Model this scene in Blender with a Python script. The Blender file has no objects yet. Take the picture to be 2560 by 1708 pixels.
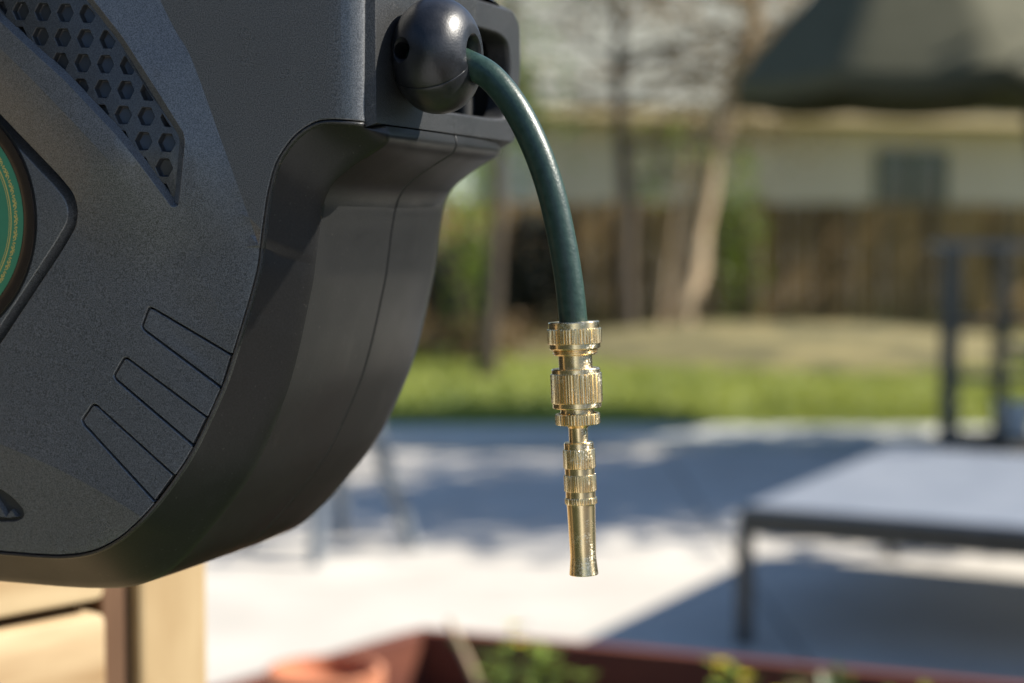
import bpy, bmesh, math, random
from mathutils import Vector, Matrix
from mathutils.geometry import delaunay_2d_cdt
R = math.radians
scene = bpy.context.scene
COL = scene.collection

# ------------------------------------------------------------------ camera, sky, sun, exposure
cam = bpy.data.cameras.new('camera')
camo = bpy.data.objects.new('camera', cam)
COL.objects.link(camo)
scene.camera = camo
camo.location = (0, 0, 1.6)
camo.rotation_euler = (R(90 - 3.646), 0, 0)
cam.sensor_width = 36
cam.lens = 60.47
cam.clip_start = 0.05
cam.clip_end = 2000
cam.dof.use_dof = True
cam.dof.focus_distance = 1.035
cam.dof.aperture_fstop = 3.7

SUN_EL, SUN_ROT = R(39), R(87)          # rotation clockwise from +Y (view direction) towards +X
SUNV = Vector((math.sin(SUN_ROT) * math.cos(SUN_EL), math.cos(SUN_ROT) * math.cos(SUN_EL), math.sin(SUN_EL)))
world = bpy.data.worlds.new('World')
scene.world = world
world.use_nodes = True
wn = world.node_tree
sky = wn.nodes.new('ShaderNodeTexSky')
sky.sky_type = 'NISHITA'
sky.sun_disc = False
sky.sun_elevation = SUN_EL
sky.sun_rotation = SUN_ROT
sky.ozone_density = 4.0
sky.dust_density = 0.4
wn.links.new(sky.outputs[0], wn.nodes['Background'].inputs[0])
wn.nodes['Background'].inputs[1].default_value = 0.08
sl = bpy.data.lights.new('sun', 'SUN')
sl.energy = 5.0
sl.angle = R(0.5)
sl.color = (1.0, 0.94, 0.83)
so = bpy.data.objects.new('sun', sl)
COL.objects.link(so)
so.location = (20, 5, 20)
so.rotation_euler = (-SUNV).to_track_quat('-Z', 'Y').to_euler()
vs = scene.view_settings
vs.view_transform = 'Standard'
vs.look = 'None'
vs.gamma = 1
vs.use_curve_mapping = False
vs.exposure = 0.98
scene.cycles.max_bounces = 8
scene.cycles.use_denoising = True

# ------------------------------------------------------------------ materials
def mat(name, col, rough=0.6, metal=0.0, spec=0.5, col2=None, nscale=20, ndetail=4, bump=0.0, bscale=200, bdist=0.0005,
        coords='Object', stretch=(1, 1, 1), trans=0.0, roughvar=0.0, lo=0.35, hi=0.65):
    m = bpy.data.materials.new(name)
    m.use_nodes = True
    nt = m.node_tree
    b = nt.nodes['Principled BSDF']
    b.inputs['Base Color'].default_value = (*col, 1)
    b.inputs['Roughness'].default_value = rough
    b.inputs['Metallic'].default_value = metal
    b.inputs['Specular IOR Level'].default_value = spec
    tc = nt.nodes.new('ShaderNodeTexCoord')
    mp = nt.nodes.new('ShaderNodeMapping')
    mp.inputs['Scale'].default_value = stretch
    nt.links.new(tc.outputs[coords], mp.inputs['Vector'])
    if col2 is not None:
        n = nt.nodes.new('ShaderNodeTexNoise')
        n.inputs['Scale'].default_value = nscale
        n.inputs['Detail'].default_value = ndetail
        nt.links.new(mp.outputs[0], n.inputs['Vector'])
        rp = nt.nodes.new('ShaderNodeValToRGB')
        rp.color_ramp.elements[0].position = lo
        rp.color_ramp.elements[1].position = hi
        rp.color_ramp.elements[0].color = (*col, 1)
        rp.color_ramp.elements[1].color = (*col2, 1)
        nt.links.new(n.outputs[0], rp.inputs[0])
        nt.links.new(rp.outputs[0], b.inputs['Base Color'])
        if roughvar:
            mr = nt.nodes.new('ShaderNodeMapRange')
            mr.inputs['To Min'].default_value = rough - roughvar
            mr.inputs['To Max'].default_value = rough + roughvar
            nt.links.new(n.outputs[0], mr.inputs['Value'])
            nt.links.new(mr.outputs[0], b.inputs['Roughness'])
    if bump:
        n2 = nt.nodes.new('ShaderNodeTexNoise')
        n2.inputs['Scale'].default_value = bscale
        n2.inputs['Detail'].default_value = 2
        nt.links.new(mp.outputs[0], n2.inputs['Vector'])
        bp = nt.nodes.new('ShaderNodeBump')
        bp.inputs['Strength'].default_value = bump
        bp.inputs['Distance'].default_value = bdist
        nt.links.new(n2.outputs[0], bp.inputs['Height'])
        nt.links.new(bp.outputs[0], b.inputs['Normal'])
    if trans:
        t = nt.nodes.new('ShaderNodeBsdfTranslucent')
        t.inputs['Color'].default_value = (*(col2 or col), 1)
        mx = nt.nodes.new('ShaderNodeMixShader')
        mx.inputs[0].default_value = trans
        nt.links.new(b.outputs[0], mx.inputs[1])
        nt.links.new(t.outputs[0], mx.inputs[2])
        nt.links.new(mx.outputs[0], nt.nodes['Material Output'].inputs[0])
    return m

M = {}
def vary(m, lo, hi):
    """give every piece that shares this material its own grain and tone"""
    nt = m.node_tree; b = nt.nodes['Principled BSDF']
    oi = nt.nodes.new('ShaderNodeObjectInfo')
    for n in list(nt.nodes):
        if n.bl_idname == 'ShaderNodeMapping':
            va = nt.nodes.new('ShaderNodeVectorMath'); va.operation = 'MULTIPLY_ADD'
            src = n.inputs['Vector'].links[0].from_socket
            nt.links.new(oi.outputs['Location'], va.inputs[0]); va.inputs[1].default_value = (7.3, 5.1, 3.7)
            nt.links.new(src, va.inputs[2]); nt.links.new(va.outputs[0], n.inputs['Vector'])
    hs = nt.nodes.new('ShaderNodeHueSaturation')
    mr = nt.nodes.new('ShaderNodeMapRange'); mr.inputs['To Min'].default_value = lo; mr.inputs['To Max'].default_value = hi
    nt.links.new(oi.outputs['Random'], mr.inputs['Value']); nt.links.new(mr.outputs[0], hs.inputs['Value'])
    src = b.inputs['Base Color'].links[0].from_socket
    nt.links.new(src, hs.inputs['Color']); nt.links.new(hs.outputs[0], b.inputs['Base Color'])
def plastic(name, c0, c1, rough, spec, grain, bump, dust):
    """moulded plastic: fine grain with its sparkle put into the colour, uneven sheen, a little dust and a few rubbed streaks"""
    m = mat(name, c0, rough, spec=spec, col2=c1, nscale=grain, ndetail=1, bump=bump, bscale=grain, bdist=0.0005)
    nt = m.node_tree; b = nt.nodes['Principled BSDF']
    src = b.inputs['Base Color'].links[0].from_socket
    tc = nt.nodes.new('ShaderNodeTexCoord')
    def noise(scale, detail, lo, hi, stretch=None):
        n = nt.nodes.new('ShaderNodeTexNoise'); n.inputs['Scale'].default_value = scale; n.inputs['Detail'].default_value = detail
        if stretch:
            mp = nt.nodes.new('ShaderNodeMapping'); mp.inputs['Scale'].default_value = stretch; mp.inputs['Rotation'].default_value = (0.3, 0.5, 0.9)
            nt.links.new(tc.outputs['Object'], mp.inputs[0]); nt.links.new(mp.outputs[0], n.inputs['Vector'])
        else: nt.links.new(tc.outputs['Object'], n.inputs['Vector'])
        r_ = nt.nodes.new('ShaderNodeMapRange'); r_.inputs['From Min'].default_value = lo; r_.inputs['From Max'].default_value = hi
        nt.links.new(n.outputs[0], r_.inputs['Value'])
        return r_.outputs[0]
    blotch = noise(14, 5, .3, .7)
    speck = noise(380, 2, .69, .74)
    streak = noise(60, 3, .62, .80, (1, 1, .06))
    ad = nt.nodes.new('ShaderNodeMath'); ad.operation = 'ADD'; ad.use_clamp = True
    nt.links.new(speck, ad.inputs[0])
    sc = nt.nodes.new('ShaderNodeMath'); sc.operation = 'MULTIPLY'; sc.inputs[1].default_value = .35
    nt.links.new(streak, sc.inputs[0]); nt.links.new(sc.outputs[0], ad.inputs[1])
    fac = nt.nodes.new('ShaderNodeMath'); fac.operation = 'MULTIPLY'; fac.inputs[1].default_value = dust
    nt.links.new(ad.outputs[0], fac.inputs[0])
    mx = nt.nodes.new('ShaderNodeMixRGB'); mx.inputs['Color2'].default_value = (.24, .23, .21, 1)
    nt.links.new(fac.outputs[0], mx.inputs[0]); nt.links.new(src, mx.inputs['Color1'])
    nt.links.new(mx.outputs[0], b.inputs['Base Color'])
    rr = nt.nodes.new('ShaderNodeMapRange'); rr.inputs['To Min'].default_value = rough - .06; rr.inputs['To Max'].default_value = rough + .08
    nt.links.new(blotch, rr.inputs['Value']); nt.links.new(rr.outputs[0], b.inputs['Roughness'])
    return m
M['cover'] = plastic('textured_black_plastic', (0.050, 0.0515, 0.0540), (0.160, 0.164, 0.171), 0.31, 1.0, 1400, 0.32, .12)
M['shell'] = plastic('satin_black_plastic', (0.011, 0.0111, 0.0114), (0.0150, 0.0151, 0.0154), 0.37, 0.34, 900, 0.10, .09)
M['housing'] = plastic('side_black_plastic', (0.010, 0.0105, 0.011), (0.040, 0.041, 0.043), 0.42, 0.45, 1400, 0.4, .2)
M['cell'] = mat('cell_black_plastic', (0.030, 0.032, 0.036), 0.33)
M['vent'] = plastic('vent_black_plastic', (0.024, 0.0245, 0.0255), (0.062, 0.0635, 0.066), 0.34, 0.7, 1400, 0.25, .12)
M['rubber'] = mat('stopper_rubber', (0.008, 0.009, 0.0115), 0.37, col2=(0.016, 0.017, 0.021), nscale=120, ndetail=6, bump=0.25, bscale=700, bdist=0.0004, roughvar=0.08)
M['dark'] = mat('inner_black_plastic', (0.01, 0.01, 0.01), 0.6)
M['gloss'] = mat('gloss_dark_brown', (0.028, 0.020, 0.016), 0.25)
M['green_label'] = mat('green_label', (0.05, 0.225, 0.12), 0.5, col2=(0.055, 0.245, 0.132), nscale=40)
M['gold_print'] = mat('gold_print', (0.62, 0.48, 0.14), 0.45)
M['hose'] = mat('green_hose', (0.013, 0.034, 0.026), 0.38, col2=(0.022, 0.050, 0.039), nscale=260, ndetail=6, bump=0.22, bscale=620, bdist=0.0007, roughvar=0.06)

def brass_mat():
    m = bpy.data.materials.new('polished_brass')
    m.use_nodes = True
    nt = m.node_tree
    b = nt.nodes['Principled BSDF']
    b.inputs['Metallic'].default_value = 1
    tc = nt.nodes.new('ShaderNodeTexCoord')
    big = nt.nodes.new('ShaderNodeTexNoise'); big.inputs['Scale'].default_value = 90; big.inputs['Detail'].default_value = 2
    n = nt.nodes.new('ShaderNodeTexNoise'); n.inputs['Scale'].default_value = 900; n.inputs['Detail'].default_value = 3
    v = nt.nodes.new('ShaderNodeTexVoronoi'); v.inputs['Scale'].default_value = 700
    for q in (big, n, v): nt.links.new(tc.outputs['Object'], q.inputs['Vector'])
    mk = nt.nodes.new('ShaderNodeMapRange'); mk.inputs['From Min'].default_value = 0.48; mk.inputs['From Max'].default_value = 0.62
    nt.links.new(big.outputs[0], mk.inputs['Value'])
    sp = nt.nodes.new('ShaderNodeMapRange'); sp.inputs['From Min'].default_value = 0.52; sp.inputs['From Max'].default_value = 0.60
    nt.links.new(n.outputs[0], sp.inputs['Value'])
    mu = nt.nodes.new('ShaderNodeMath'); mu.operation = 'MULTIPLY'
    nt.links.new(mk.outputs[0], mu.inputs[0]); nt.links.new(sp.outputs[0], mu.inputs[1])
    rp = nt.nodes.new('ShaderNodeValToRGB')
    rp.color_ramp.elements[0].position = 0; rp.color_ramp.elements[0].color = (0.95, 0.76, 0.46, 1)
    rp.color_ramp.elements[1].position = 1; rp.color_ramp.elements[1].color = (0.96, 0.88, 0.70, 1)
    nt.links.new(mu.outputs[0], rp.inputs[0]); nt.links.new(rp.outputs[0], b.inputs['Base Color'])
    mr = nt.nodes.new('ShaderNodeMapRange')
    mr.inputs['To Min'].default_value = 0.25; mr.inputs['To Max'].default_value = 0.46
    b.inputs['Anisotropic'].default_value = 0.75
    b.inputs['Anisotropic Rotation'].default_value = 0.25
    tg = nt.nodes.new('ShaderNodeTangent'); tg.direction_type = 'RADIAL'; tg.axis = 'Z'
    nt.links.new(tg.outputs[0], b.inputs['Tangent'])
    nt.links.new(mu.outputs[0], mr.inputs['Value']); nt.links.new(mr.outputs[0], b.inputs['Roughness'])
    bp = nt.nodes.new('ShaderNodeBump'); bp.inputs['Strength'].default_value = 0.05; bp.inputs['Distance'].default_value = 0.0003
    nt.links.new(n.outputs[0], bp.inputs['Height']); nt.links.new(bp.outputs[0], b.inputs['Normal'])
    return m
M['brass'] = brass_mat()

M['concrete'] = mat('pale_concrete', (0.45, 0.415, 0.365), 0.85, col2=(0.53, 0.495, 0.44), nscale=1.6, ndetail=8, bump=0.3, bscale=60, bdist=0.004)
M['soil_joint'] = mat('joint_sand', (0.16, 0.14, 0.11), 0.9)
M['kerb'] = mat('kerb_concrete', (0.46, 0.46, 0.42), 0.85, col2=(0.55, 0.55, 0.50), nscale=3)
M['lawn'] = mat('lawn_ground', (0.10, 0.13, 0.03), 0.95, col2=(0.17, 0.20, 0.05), nscale=1.2, ndetail=8)
M['near_grass'] = mat('near_lawn_grass', (0.030, 0.050, 0.010), 0.95, col2=(0.075, 0.105, 0.02), nscale=2.5, ndetail=8, bump=0.6, bscale=50, bdist=0.02)
M['yard'] = mat('brown_filler_ground', (0.10, 0.078, 0.055), 0.9, col2=(0.16, 0.125, 0.09), nscale=30, ndetail=6)  # for the added dark ground behind the camera
M['terrace'] = mat('pale_bounce_terrace', (0.52, 0.51, 0.49), 0.85, col2=(0.60, 0.585, 0.565), nscale=2.5, ndetail=6)  # pale, to bounce light onto the reel from behind the camera
M['leaf_hedge'] = mat('hedge_leaf', (0.016, 0.020, 0.012), 0.7, col2=(0.028, 0.032, 0.018), nscale=3)
M['grass'] = mat('grass_blades', (0.13, 0.18, 0.025), 0.6, col2=(0.38, 0.41, 0.08), nscale=0.55, trans=0.35)  # large dark patches stand in for shadows on the lawn
M['mulch'] = mat('dry_bed', (0.07, 0.066, 0.025), 0.95, col2=(0.235, 0.195, 0.08), nscale=1.5, ndetail=8)  # tones lowered to put shade on the mound into the colour
M['fence'] = mat('dappled_fence_wood', (0.10, 0.062, 0.022), 0.85, col2=(0.32, 0.20, 0.068), nscale=3, stretch=(1, 1, 0.2))  # golden streaks on dark brown stand in for sun patches and shade
M['bark_dark'] = mat('dark_bark', (0.060, 0.045, 0.033), 0.9, col2=(0.11, 0.085, 0.06), nscale=12, stretch=(1, 1, 0.3))
M['bark_tan'] = mat('tan_bark', (0.36, 0.26, 0.16), 0.9, col2=(0.54, 0.42, 0.28), nscale=9, stretch=(1, 1, 0.3))
M['leaf'] = mat('leaf_green', (0.055, 0.095, 0.018), 0.5, col2=(0.12, 0.17, 0.03), nscale=1.5, trans=0.3)
M['leaf_dark'] = mat('leaf_dark', (0.030, 0.045, 0.016), 0.5, col2=(0.06, 0.075, 0.025), nscale=1.5, trans=0.15)
M['leaf_lime'] = mat('leaf_lime', (0.16, 0.24, 0.035), 0.5, col2=(0.26, 0.34, 0.05), nscale=2, trans=0.4)
M['leaf_brown'] = mat('leaf_brown', (0.14, 0.085, 0.035), 0.7, col2=(0.22, 0.15, 0.06), nscale=2, trans=0.2)
M['petal'] = mat('yellow_petal', (0.70, 0.58, 0.03), 0.5, trans=0.3)
M['siding'] = mat('grey_siding', (0.52, 0.425, 0.335), 0.75, col2=(0.57, 0.47, 0.375), nscale=2)
M['trim'] = mat('tan_trim', (0.58, 0.44, 0.26), 0.7)
M['rooftile'] = mat('pale_roof_tiles', (0.20, 0.205, 0.17), 0.7, col2=(0.35, 0.35, 0.30), nscale=6)
M['glass'] = mat('window_glass', (0.02, 0.028, 0.02), 0.08, spec=0.6)
M['wframe'] = mat('dark_window_frame', (0.10, 0.11, 0.08), 0.6)
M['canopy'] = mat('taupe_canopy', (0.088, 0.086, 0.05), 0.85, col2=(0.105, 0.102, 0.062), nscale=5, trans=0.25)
M['dkmetal'] = mat('dark_metal', (0.030, 0.030, 0.028), 0.45, col2=(0.045, 0.045, 0.042), nscale=30)
M['rackmetal'] = mat('grey_brown_metal', (0.13, 0.118, 0.095), 0.85)
M['midmetal'] = mat('grey_metal', (0.17, 0.18, 0.185), 0.5)
M['palemetal'] = mat('pale_metal', (0.13, 0.15, 0.17), 0.4, col2=(0.17, 0.19, 0.21), nscale=10)
M['tabletop'] = mat('slate_grey_tabletop', (0.21, 0.235, 0.28), 0.42, col2=(0.25, 0.275, 0.32), nscale=4)
M['wood'] = mat('pale_timber', (0.30, 0.19, 0.09), 0.7, col2=(0.50, 0.375, 0.22), nscale=9, ndetail=6, stretch=(0.35, 0.35, 2.2), bump=0.2, bscale=60, bdist=0.001)
M['wood_post'] = mat('pale_post_timber', (0.33, 0.22, 0.105), 0.7, col2=(0.44, 0.32, 0.175), nscale=10, ndetail=6, stretch=(2.2, 2.2, 0.4), bump=0.2, bscale=60, bdist=0.001)
M['wood_shaded'] = mat('shaded_timber', (0.10, 0.048, 0.022), 0.8, col2=(0.14, 0.072, 0.036), nscale=14, stretch=(2, 2, 0.4))  # dark tone stands in for shade in the gap beside the post
M['redwood'] = mat('red_brown_timber', (0.115, 0.028, 0.014), 0.7, col2=(0.17, 0.048, 0.022), nscale=8, stretch=(0.4, 2, 2))
M['soil'] = mat('dark_soil', (0.018, 0.012, 0.009), 0.95, col2=(0.04, 0.028, 0.018), nscale=40)
M['terracotta'] = mat('terracotta', (0.42, 0.145, 0.065), 0.8, col2=(0.52, 0.22, 0.12), nscale=10)
M['white_pot'] = mat('white_glaze', (0.70, 0.70, 0.68), 0.4)

for _k, _lo, _hi in (('fence', .7, 1.3), ('concrete', .93, 1.06), ('wood', .92, 1.06), ('redwood', .8, 1.2)): vary(M[_k], _lo, _hi)
# ------------------------------------------------------------------ object helpers
def tag(o, label=None, cat=None, group=None, kind=None):
    if label: o['label'] = label
    if cat: o['category'] = cat
    if group: o['group'] = group
    if kind: o['kind'] = kind
    return o
def empty(name, loc=(0, 0, 0), rz=0.0):
    o = bpy.data.objects.new(name, None)
    o.empty_display_size = 0.05
    COL.objects.link(o)
    o.location = loc
    o.rotation_euler = (0, 0, rz)
    return o
def link(name, me, m, parent=None, smooth=False, angle=None):
    if smooth:
        for p in me.polygons: p.use_smooth = True
        if angle: me.set_sharp_from_angle(angle=R(angle))
    if not me.materials: me.materials.append(m)
    o = bpy.data.objects.new(name, me)
    COL.objects.link(o)
    if parent: o.parent = parent
    return o
def from_bm(name, bm, m, parent=None, smooth=False, angle=None, recalc=True):
    if recalc: bmesh.ops.recalc_face_normals(bm, faces=bm.faces[:])
    me = bpy.data.meshes.new(name)
    bm.to_mesh(me)
    bm.free()
    return link(name, me, m, parent, smooth, angle)
class MB:
    def __init__(s): s.v = []; s.f = []
    def add(s, vs, fs):
        n = len(s.v)
        s.v += [tuple(v) for v in vs]
        s.f += [tuple(i + n for i in f) for f in fs]
        return s
    def box(s, c, d, mtx=None):
        vs = [Vector((c[0] + sx * d[0] / 2, c[1] + sy * d[1] / 2, c[2] + sz * d[2] / 2)) for sx in (-1, 1) for sy in (-1, 1) for sz in (-1, 1)]
        if mtx: vs = [mtx @ v for v in vs]
        return s.add(vs, [(0, 1, 3, 2), (4, 6, 7, 5), (0, 4, 5, 1), (2, 3, 7, 6), (0, 2, 6, 4), (1, 5, 7, 3)])
    def tube(s, pts, rad, n=8, cap=True):
        pts = [Vector(p) for p in pts]
        if not isinstance(rad, (list, tuple)): rad = [rad] * len(pts)
        rings = []; prev = None
        for i, p in enumerate(pts):
            t = (pts[min(i + 1, len(pts) - 1)] - pts[max(i - 1, 0)]).normalized()
            if prev is None:
                a = t.orthogonal().normalized()
            else:
                a = (prev - t * prev.dot(t)).normalized()
            prev = a; b = t.cross(a)
            rings.append([p + (a * math.cos(2 * math.pi * k / n) + b * math.sin(2 * math.pi * k / n)) * rad[i] for k in range(n)])
        vs = [v for r_ in rings for v in r_]
        fs = [(i * n + k, i * n + (k + 1) % n, (i + 1) * n + (k + 1) % n, (i + 1) * n + k) for i in range(len(pts) - 1) for k in range(n)]
        if cap: fs += [tuple(range(n - 1, -1, -1)), tuple((len(pts) - 1) * n + k for k in range(n))]
        return s.add(vs, fs)
    def lathe(s, prof, n=32, ridges=None):
        """prof: (radius, z) list around local z; closed ends when radius 0"""
        vs = []; fs = []
        for (r_, z) in prof:
            for k in range(n):
                a = 2 * math.pi * k / n
                vs.append((r_ * math.cos(a), r_ * math.sin(a), z))
        for i in range(len(prof) - 1):
            for k in range(n):
                fs.append((i * n + k, i * n + (k + 1) % n, (i + 1) * n + (k + 1) % n, (i + 1) * n + k))
        return s.add(vs, fs)
    def build(s, name, m, parent=None, smooth=False, angle=None, bevel=0.0):
        me = bpy.data.meshes.new(name)
        me.from_pydata(s.v, [], s.f)
        if bevel:
            bm = bmesh.new(); bm.from_mesh(me)
            bmesh.ops.remove_doubles(bm, verts=bm.verts[:], dist=1e-6)
            bmesh.ops.bevel(bm, geom=bm.edges[:], offset=bevel, segments=2, affect='EDGES', profile=0.5, clamp_overlap=True)
            bm.to_mesh(me); bm.free()
        me.update()
        return link(name, me, m, parent, smooth, angle)

def area(poly): return .5 * sum(poly[i - 1][0] * poly[i][1] - poly[i][0] * poly[i - 1][1] for i in range(len(poly)))
def inset(poly, d):
    """move a closed polygon inwards by d (works for gentle outlines)"""
    s = 1 if area(poly) > 0 else -1
    out = []; N = len(poly)
    for i in range(N):
        a, b, c = Vector(poly[i - 1]), Vector(poly[i]), Vector(poly[(i + 1) % N])
        e1, e2 = (b - a).normalized(), (c - b).normalized()
        n1, n2 = Vector((-e1.y, e1.x)) * s, Vector((-e2.y, e2.x)) * s
        n = n1 + n2
        if n.length < 1e-6: n = n1
        n.normalize()
        k = d / max(.45, n.dot(n1))
        out.append((b.x + n.x * k, b.y + n.y * k))
    return out
# ------------------------------------------------------------------ the setting
def sheet_obj(name, x0, x1, y0, y1, z, m, nx=1, ny=1, f=None):
    b = MB()
    vs = []
    for j in range(ny + 1):
        for i in range(nx + 1):
            x = x0 + (x1 - x0) * i / nx; y = y0 + (y1 - y0) * j / ny
            vs.append((x, y, z + (f(x, y) if f else 0)))
    fs = [(j * (nx + 1) + i, j * (nx + 1) + i + 1, (j + 1) * (nx + 1) + i + 1, (j + 1) * (nx + 1) + i) for j in range(ny) for i in range(nx)]
    b.add(vs, fs)
    return tag(b.build(name, m, smooth=True), kind='structure')
sheet_obj('ground', -400, 400, -60, 900, -0.03, M['lawn'])
patio = sheet_obj('patio', -30, 30, 5.2, 12.6, -0.008, M['soil_joint'])
_sl = MB().box((0, 0, -.02), (2.985, 2.45, .05)).build('slab', M['concrete'], patio, bevel=.006)
for _i in range(20):
    for _j in range(3):
        o = _sl if (_i, _j) == (0, 0) else _sl.copy()
        if (_i, _j) != (0, 0): COL.objects.link(o); o.parent = patio
        o.location = (-28.5 + 3.0 * _i + 1.1, 6.435 + 2.465 * _j, ((_i * 7 + _j * 3) % 5) * .0006)
sheet_obj('near_lawn', -30, 30, 0.1, 5.2, -0.01, M['near_grass'])
sheet_obj('bounce_terrace', -1.3, 1.1, -30, 0.1, 0.0, M['terrace'])  # unseen bright strip added behind the camera as a reflector for cover and brass
sheet_obj('added_dark_yard', 1.1, 30, -30, 0.1, -0.012, M['yard'])  # unseen ground added to keep reflections in shell and brass dark
sheet_obj('added_side_lawn', -30, -1.3, -30, 0.1, -0.012, M['near_grass'])  # unseen ground added at left to darken reflections in the cover's dish
kb = MB().box((0, 12.95, 0.02), (60, 0.7, 0.16))
tag(kb.build('kerb', M['kerb'], bevel=0.02), kind='structure')
def lawn_h(x, y):
    return 0.10 * min(1, max(0, (y - 13.3) / 6)) + 0.03 * math.sin(x * 0.9 + y * 0.4) * min(1, (y - 13.2) / 3)
sheet_obj('lawn', -25, 25, 13.3, 36, 0.03, M['lawn'], 60, 30, lawn_h)
def mound(x, y):
    d = ((x - 3.2) / 4.2) ** 2 + ((y - 21.6) / 3.2) ** 2
    return max(0.0, 1 - d) * 0.32 + 0.03 * math.sin(3 * x) * math.sin(2.3 * y) * max(0, 1 - d) - (0.02 if d > 0.97 else 0)
sheet_obj('garden_bed', -1.2, 7.6, 18.2, 25, 0.13, M['mulch'], 44, 30, mound)

def grass():
    rnd = random.Random(3)
    vs = []; fs = []
    for i in range(26000):
        y = 13.32 + 11 * rnd.random() ** 1.6
        x = rnd.uniform(-0.33 * y - 0.6, 0.33 * y + 0.6)
        d = ((x - 3.2) / 4.2) ** 2 + ((y - 21.6) / 3.2) ** 2
        if d < 1 and rnd.random() < 0.75: continue
        z = 0.03 + lawn_h(x, y)
        a = rnd.uniform(0, math.pi); h = rnd.uniform(0.05, 0.11); w = rnd.uniform(0.012, 0.03)
        dx, dy = math.cos(a) * w, math.sin(a) * w
        lx, ly = rnd.uniform(-.05, .05), rnd.uniform(-.05, .05)
        n = len(vs)
        vs += [(x - dx, y - dy, z), (x + dx, y + dy, z), (x + lx, y + ly, z + h)]
        fs.append((n, n + 1, n + 2))
    b = MB(); b.v = vs; b.f = fs
    tag(b.build('grass', M['grass']), 'short green grass growing over the lawn', 'grass', kind='stuff')
grass()

# ------------------------------------------------------------------ trees and plants
def leaves_mesh(pts, size, rnd, aspect=0.6):
    vs = []; fs = []
    for p in pts:
        p = Vector(p)
        a = Vector((rnd.gauss(0, 1), rnd.gauss(0, 1), rnd.gauss(0, 1))).normalized()
        b = a.orthogonal().normalized()
        q = Matrix.Rotation(rnd.uniform(0, 6.28), 3, a)
        b = q @ b; c = a.cross(b)
        s = size * rnd.uniform(0.6, 1.3)
        n = len(vs)
        vs += [p - b * s * .5, p + c * s * aspect * .5, p + b * s * .5, p - c * s * aspect * .5]
        fs.append((n, n + 1, n + 2, n + 3))
    m = MB(); m.v = [tuple(v) for v in vs]; m.f = fs
    return m
def limb(b, rnd, p, d, length, rad, depth, tips, droop=0.0, nseg=6, wob=0.14, taper=0.45):
    pts = [p.copy()]; rs = [rad]; d = d.normalized()
    for i in range(nseg):
        d = (d + Vector((rnd.gauss(0, wob), rnd.gauss(0, wob), rnd.gauss(0, wob * .7) - droop))).normalized()
        p = p + d * length / nseg
        pts.append(p.copy()); rs.append(rad * (1 - (1 - taper) * (i + 1) / nseg))
    b.tube(pts, rs, 7 if depth > 1 else 5)
    if depth <= 1: tips += pts[2:]
    if depth > 0:
        for k in range(3 if depth > 1 else 4):
            i = rnd.randint(2, nseg)
            nd = (d + Vector((rnd.gauss(0, .8), rnd.gauss(0, .8), rnd.gauss(.1, .5)))).normalized()
            limb(b, rnd, pts[i].copy(), nd, length * rnd.uniform(.45, .7), rs[i] * .6, depth - 1, tips, droop, 5, wob)
def tree(name, label, base, top, rad, seed, bark, leafm, leafn, leafsize, spread, limbs, limb_len, cat='tree', group=None, first=0.35, depth=2, extra=()):
    rnd = random.Random(seed)
    root = empty(name, base)
    b = MB(); tips = []
    n = 12; top = Vector(top) - Vector(base)
    tr = []
    for i in range(n + 1):
        f = i / n
        tr.append(Vector((top.x * f + rnd.gauss(0, rad * .25) * (0 < i < n), top.y * f + rnd.gauss(0, rad * .25) * (0 < i < n), top.z * f - (0.1 if i == 0 else 0))))
    rs = [rad * (1.35 if i == 0 else 1.0 - 0.72 * i / n) for i in range(n + 1)]
    b.tube(tr, rs, 10)
    for k in range(limbs):
        f = first + (1 - first) * (k + rnd.random()) / limbs
        i = min(n, int(f * n))
        a = rnd.uniform(0, 6.28)
        d = Vector((math.cos(a), math.sin(a), rnd.uniform(.1, .7)))
        limb(b, rnd, tr[i].copy(), d, limb_len * rnd.uniform(.7, 1.2) * (1.2 - .5 * f), rs[i] * .55, depth, tips)
    for (f, d, ln, rr) in extra:
        i = min(n, int(f * n))
        limb(b, rnd, tr[i].copy(), Vector(d), ln, rr, 1, tips, 0, 8, .07, .4)
    b.build('trunk', bark, root, smooth=True)
    if leafn:
        pts = []
        for k in range(leafn):
            t = rnd.choice(tips)
            pts.append(t + Vector((rnd.gauss(0, spread), rnd.gauss(0, spread), rnd.gauss(0, spread * .8))))
        leaves_mesh(pts, leafsize, rnd).build('crown', leafm, root)
    tag(root, label, cat, group)
    return root
# in view
tree('bare_tree', 'slender dark bare tree growing straight up in front of the fence', (1.42, 21.5, 0.1), (1.30, 21.6, 6.2), 0.13, 5, M['bark_dark'], M['leaf_brown'], 4200, 0.09, 0.26, 14, 2.2, first=.48,
     extra=((.6, (1, 0, .1), 1.5, .05),))
tree('leaning_tree', 'tan barked tree leaning right in front of the brown fence', (2.05, 22.0, 0.15), (3.35, 22.2, 6.0), 0.22, 12, M['bark_tan'], M['leaf_brown'], 4200, 0.09, 0.28, 13, 2.2, first=.5,
     extra=((.64, (-1, -.15, .12), 2.7, .065), (.76, (-1, 0, .05), 2.0, .05), (.55, (1, -.1, .5), 1.4, .05)))
tree('spreading_tree', 'dark spreading tree with olive brown leaves behind the parasol', (8.6, 26.6, 0.1), (7.2, 26.6, 7.8), 0.19, 52, M['bark_dark'], M['leaf_brown'], 5200, 0.12, 0.36, 12, 3.0, first=.5)
tree('sapling', 'thin tan sapling between the dark tree and the leaning tree', (1.82, 21.7, 0.12), (2.25, 21.8, 3.2), 0.055, 21, M['bark_tan'], M['leaf_lime'], 160, 0.12, 0.15, 3, .7, first=.6, depth=1)
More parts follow.
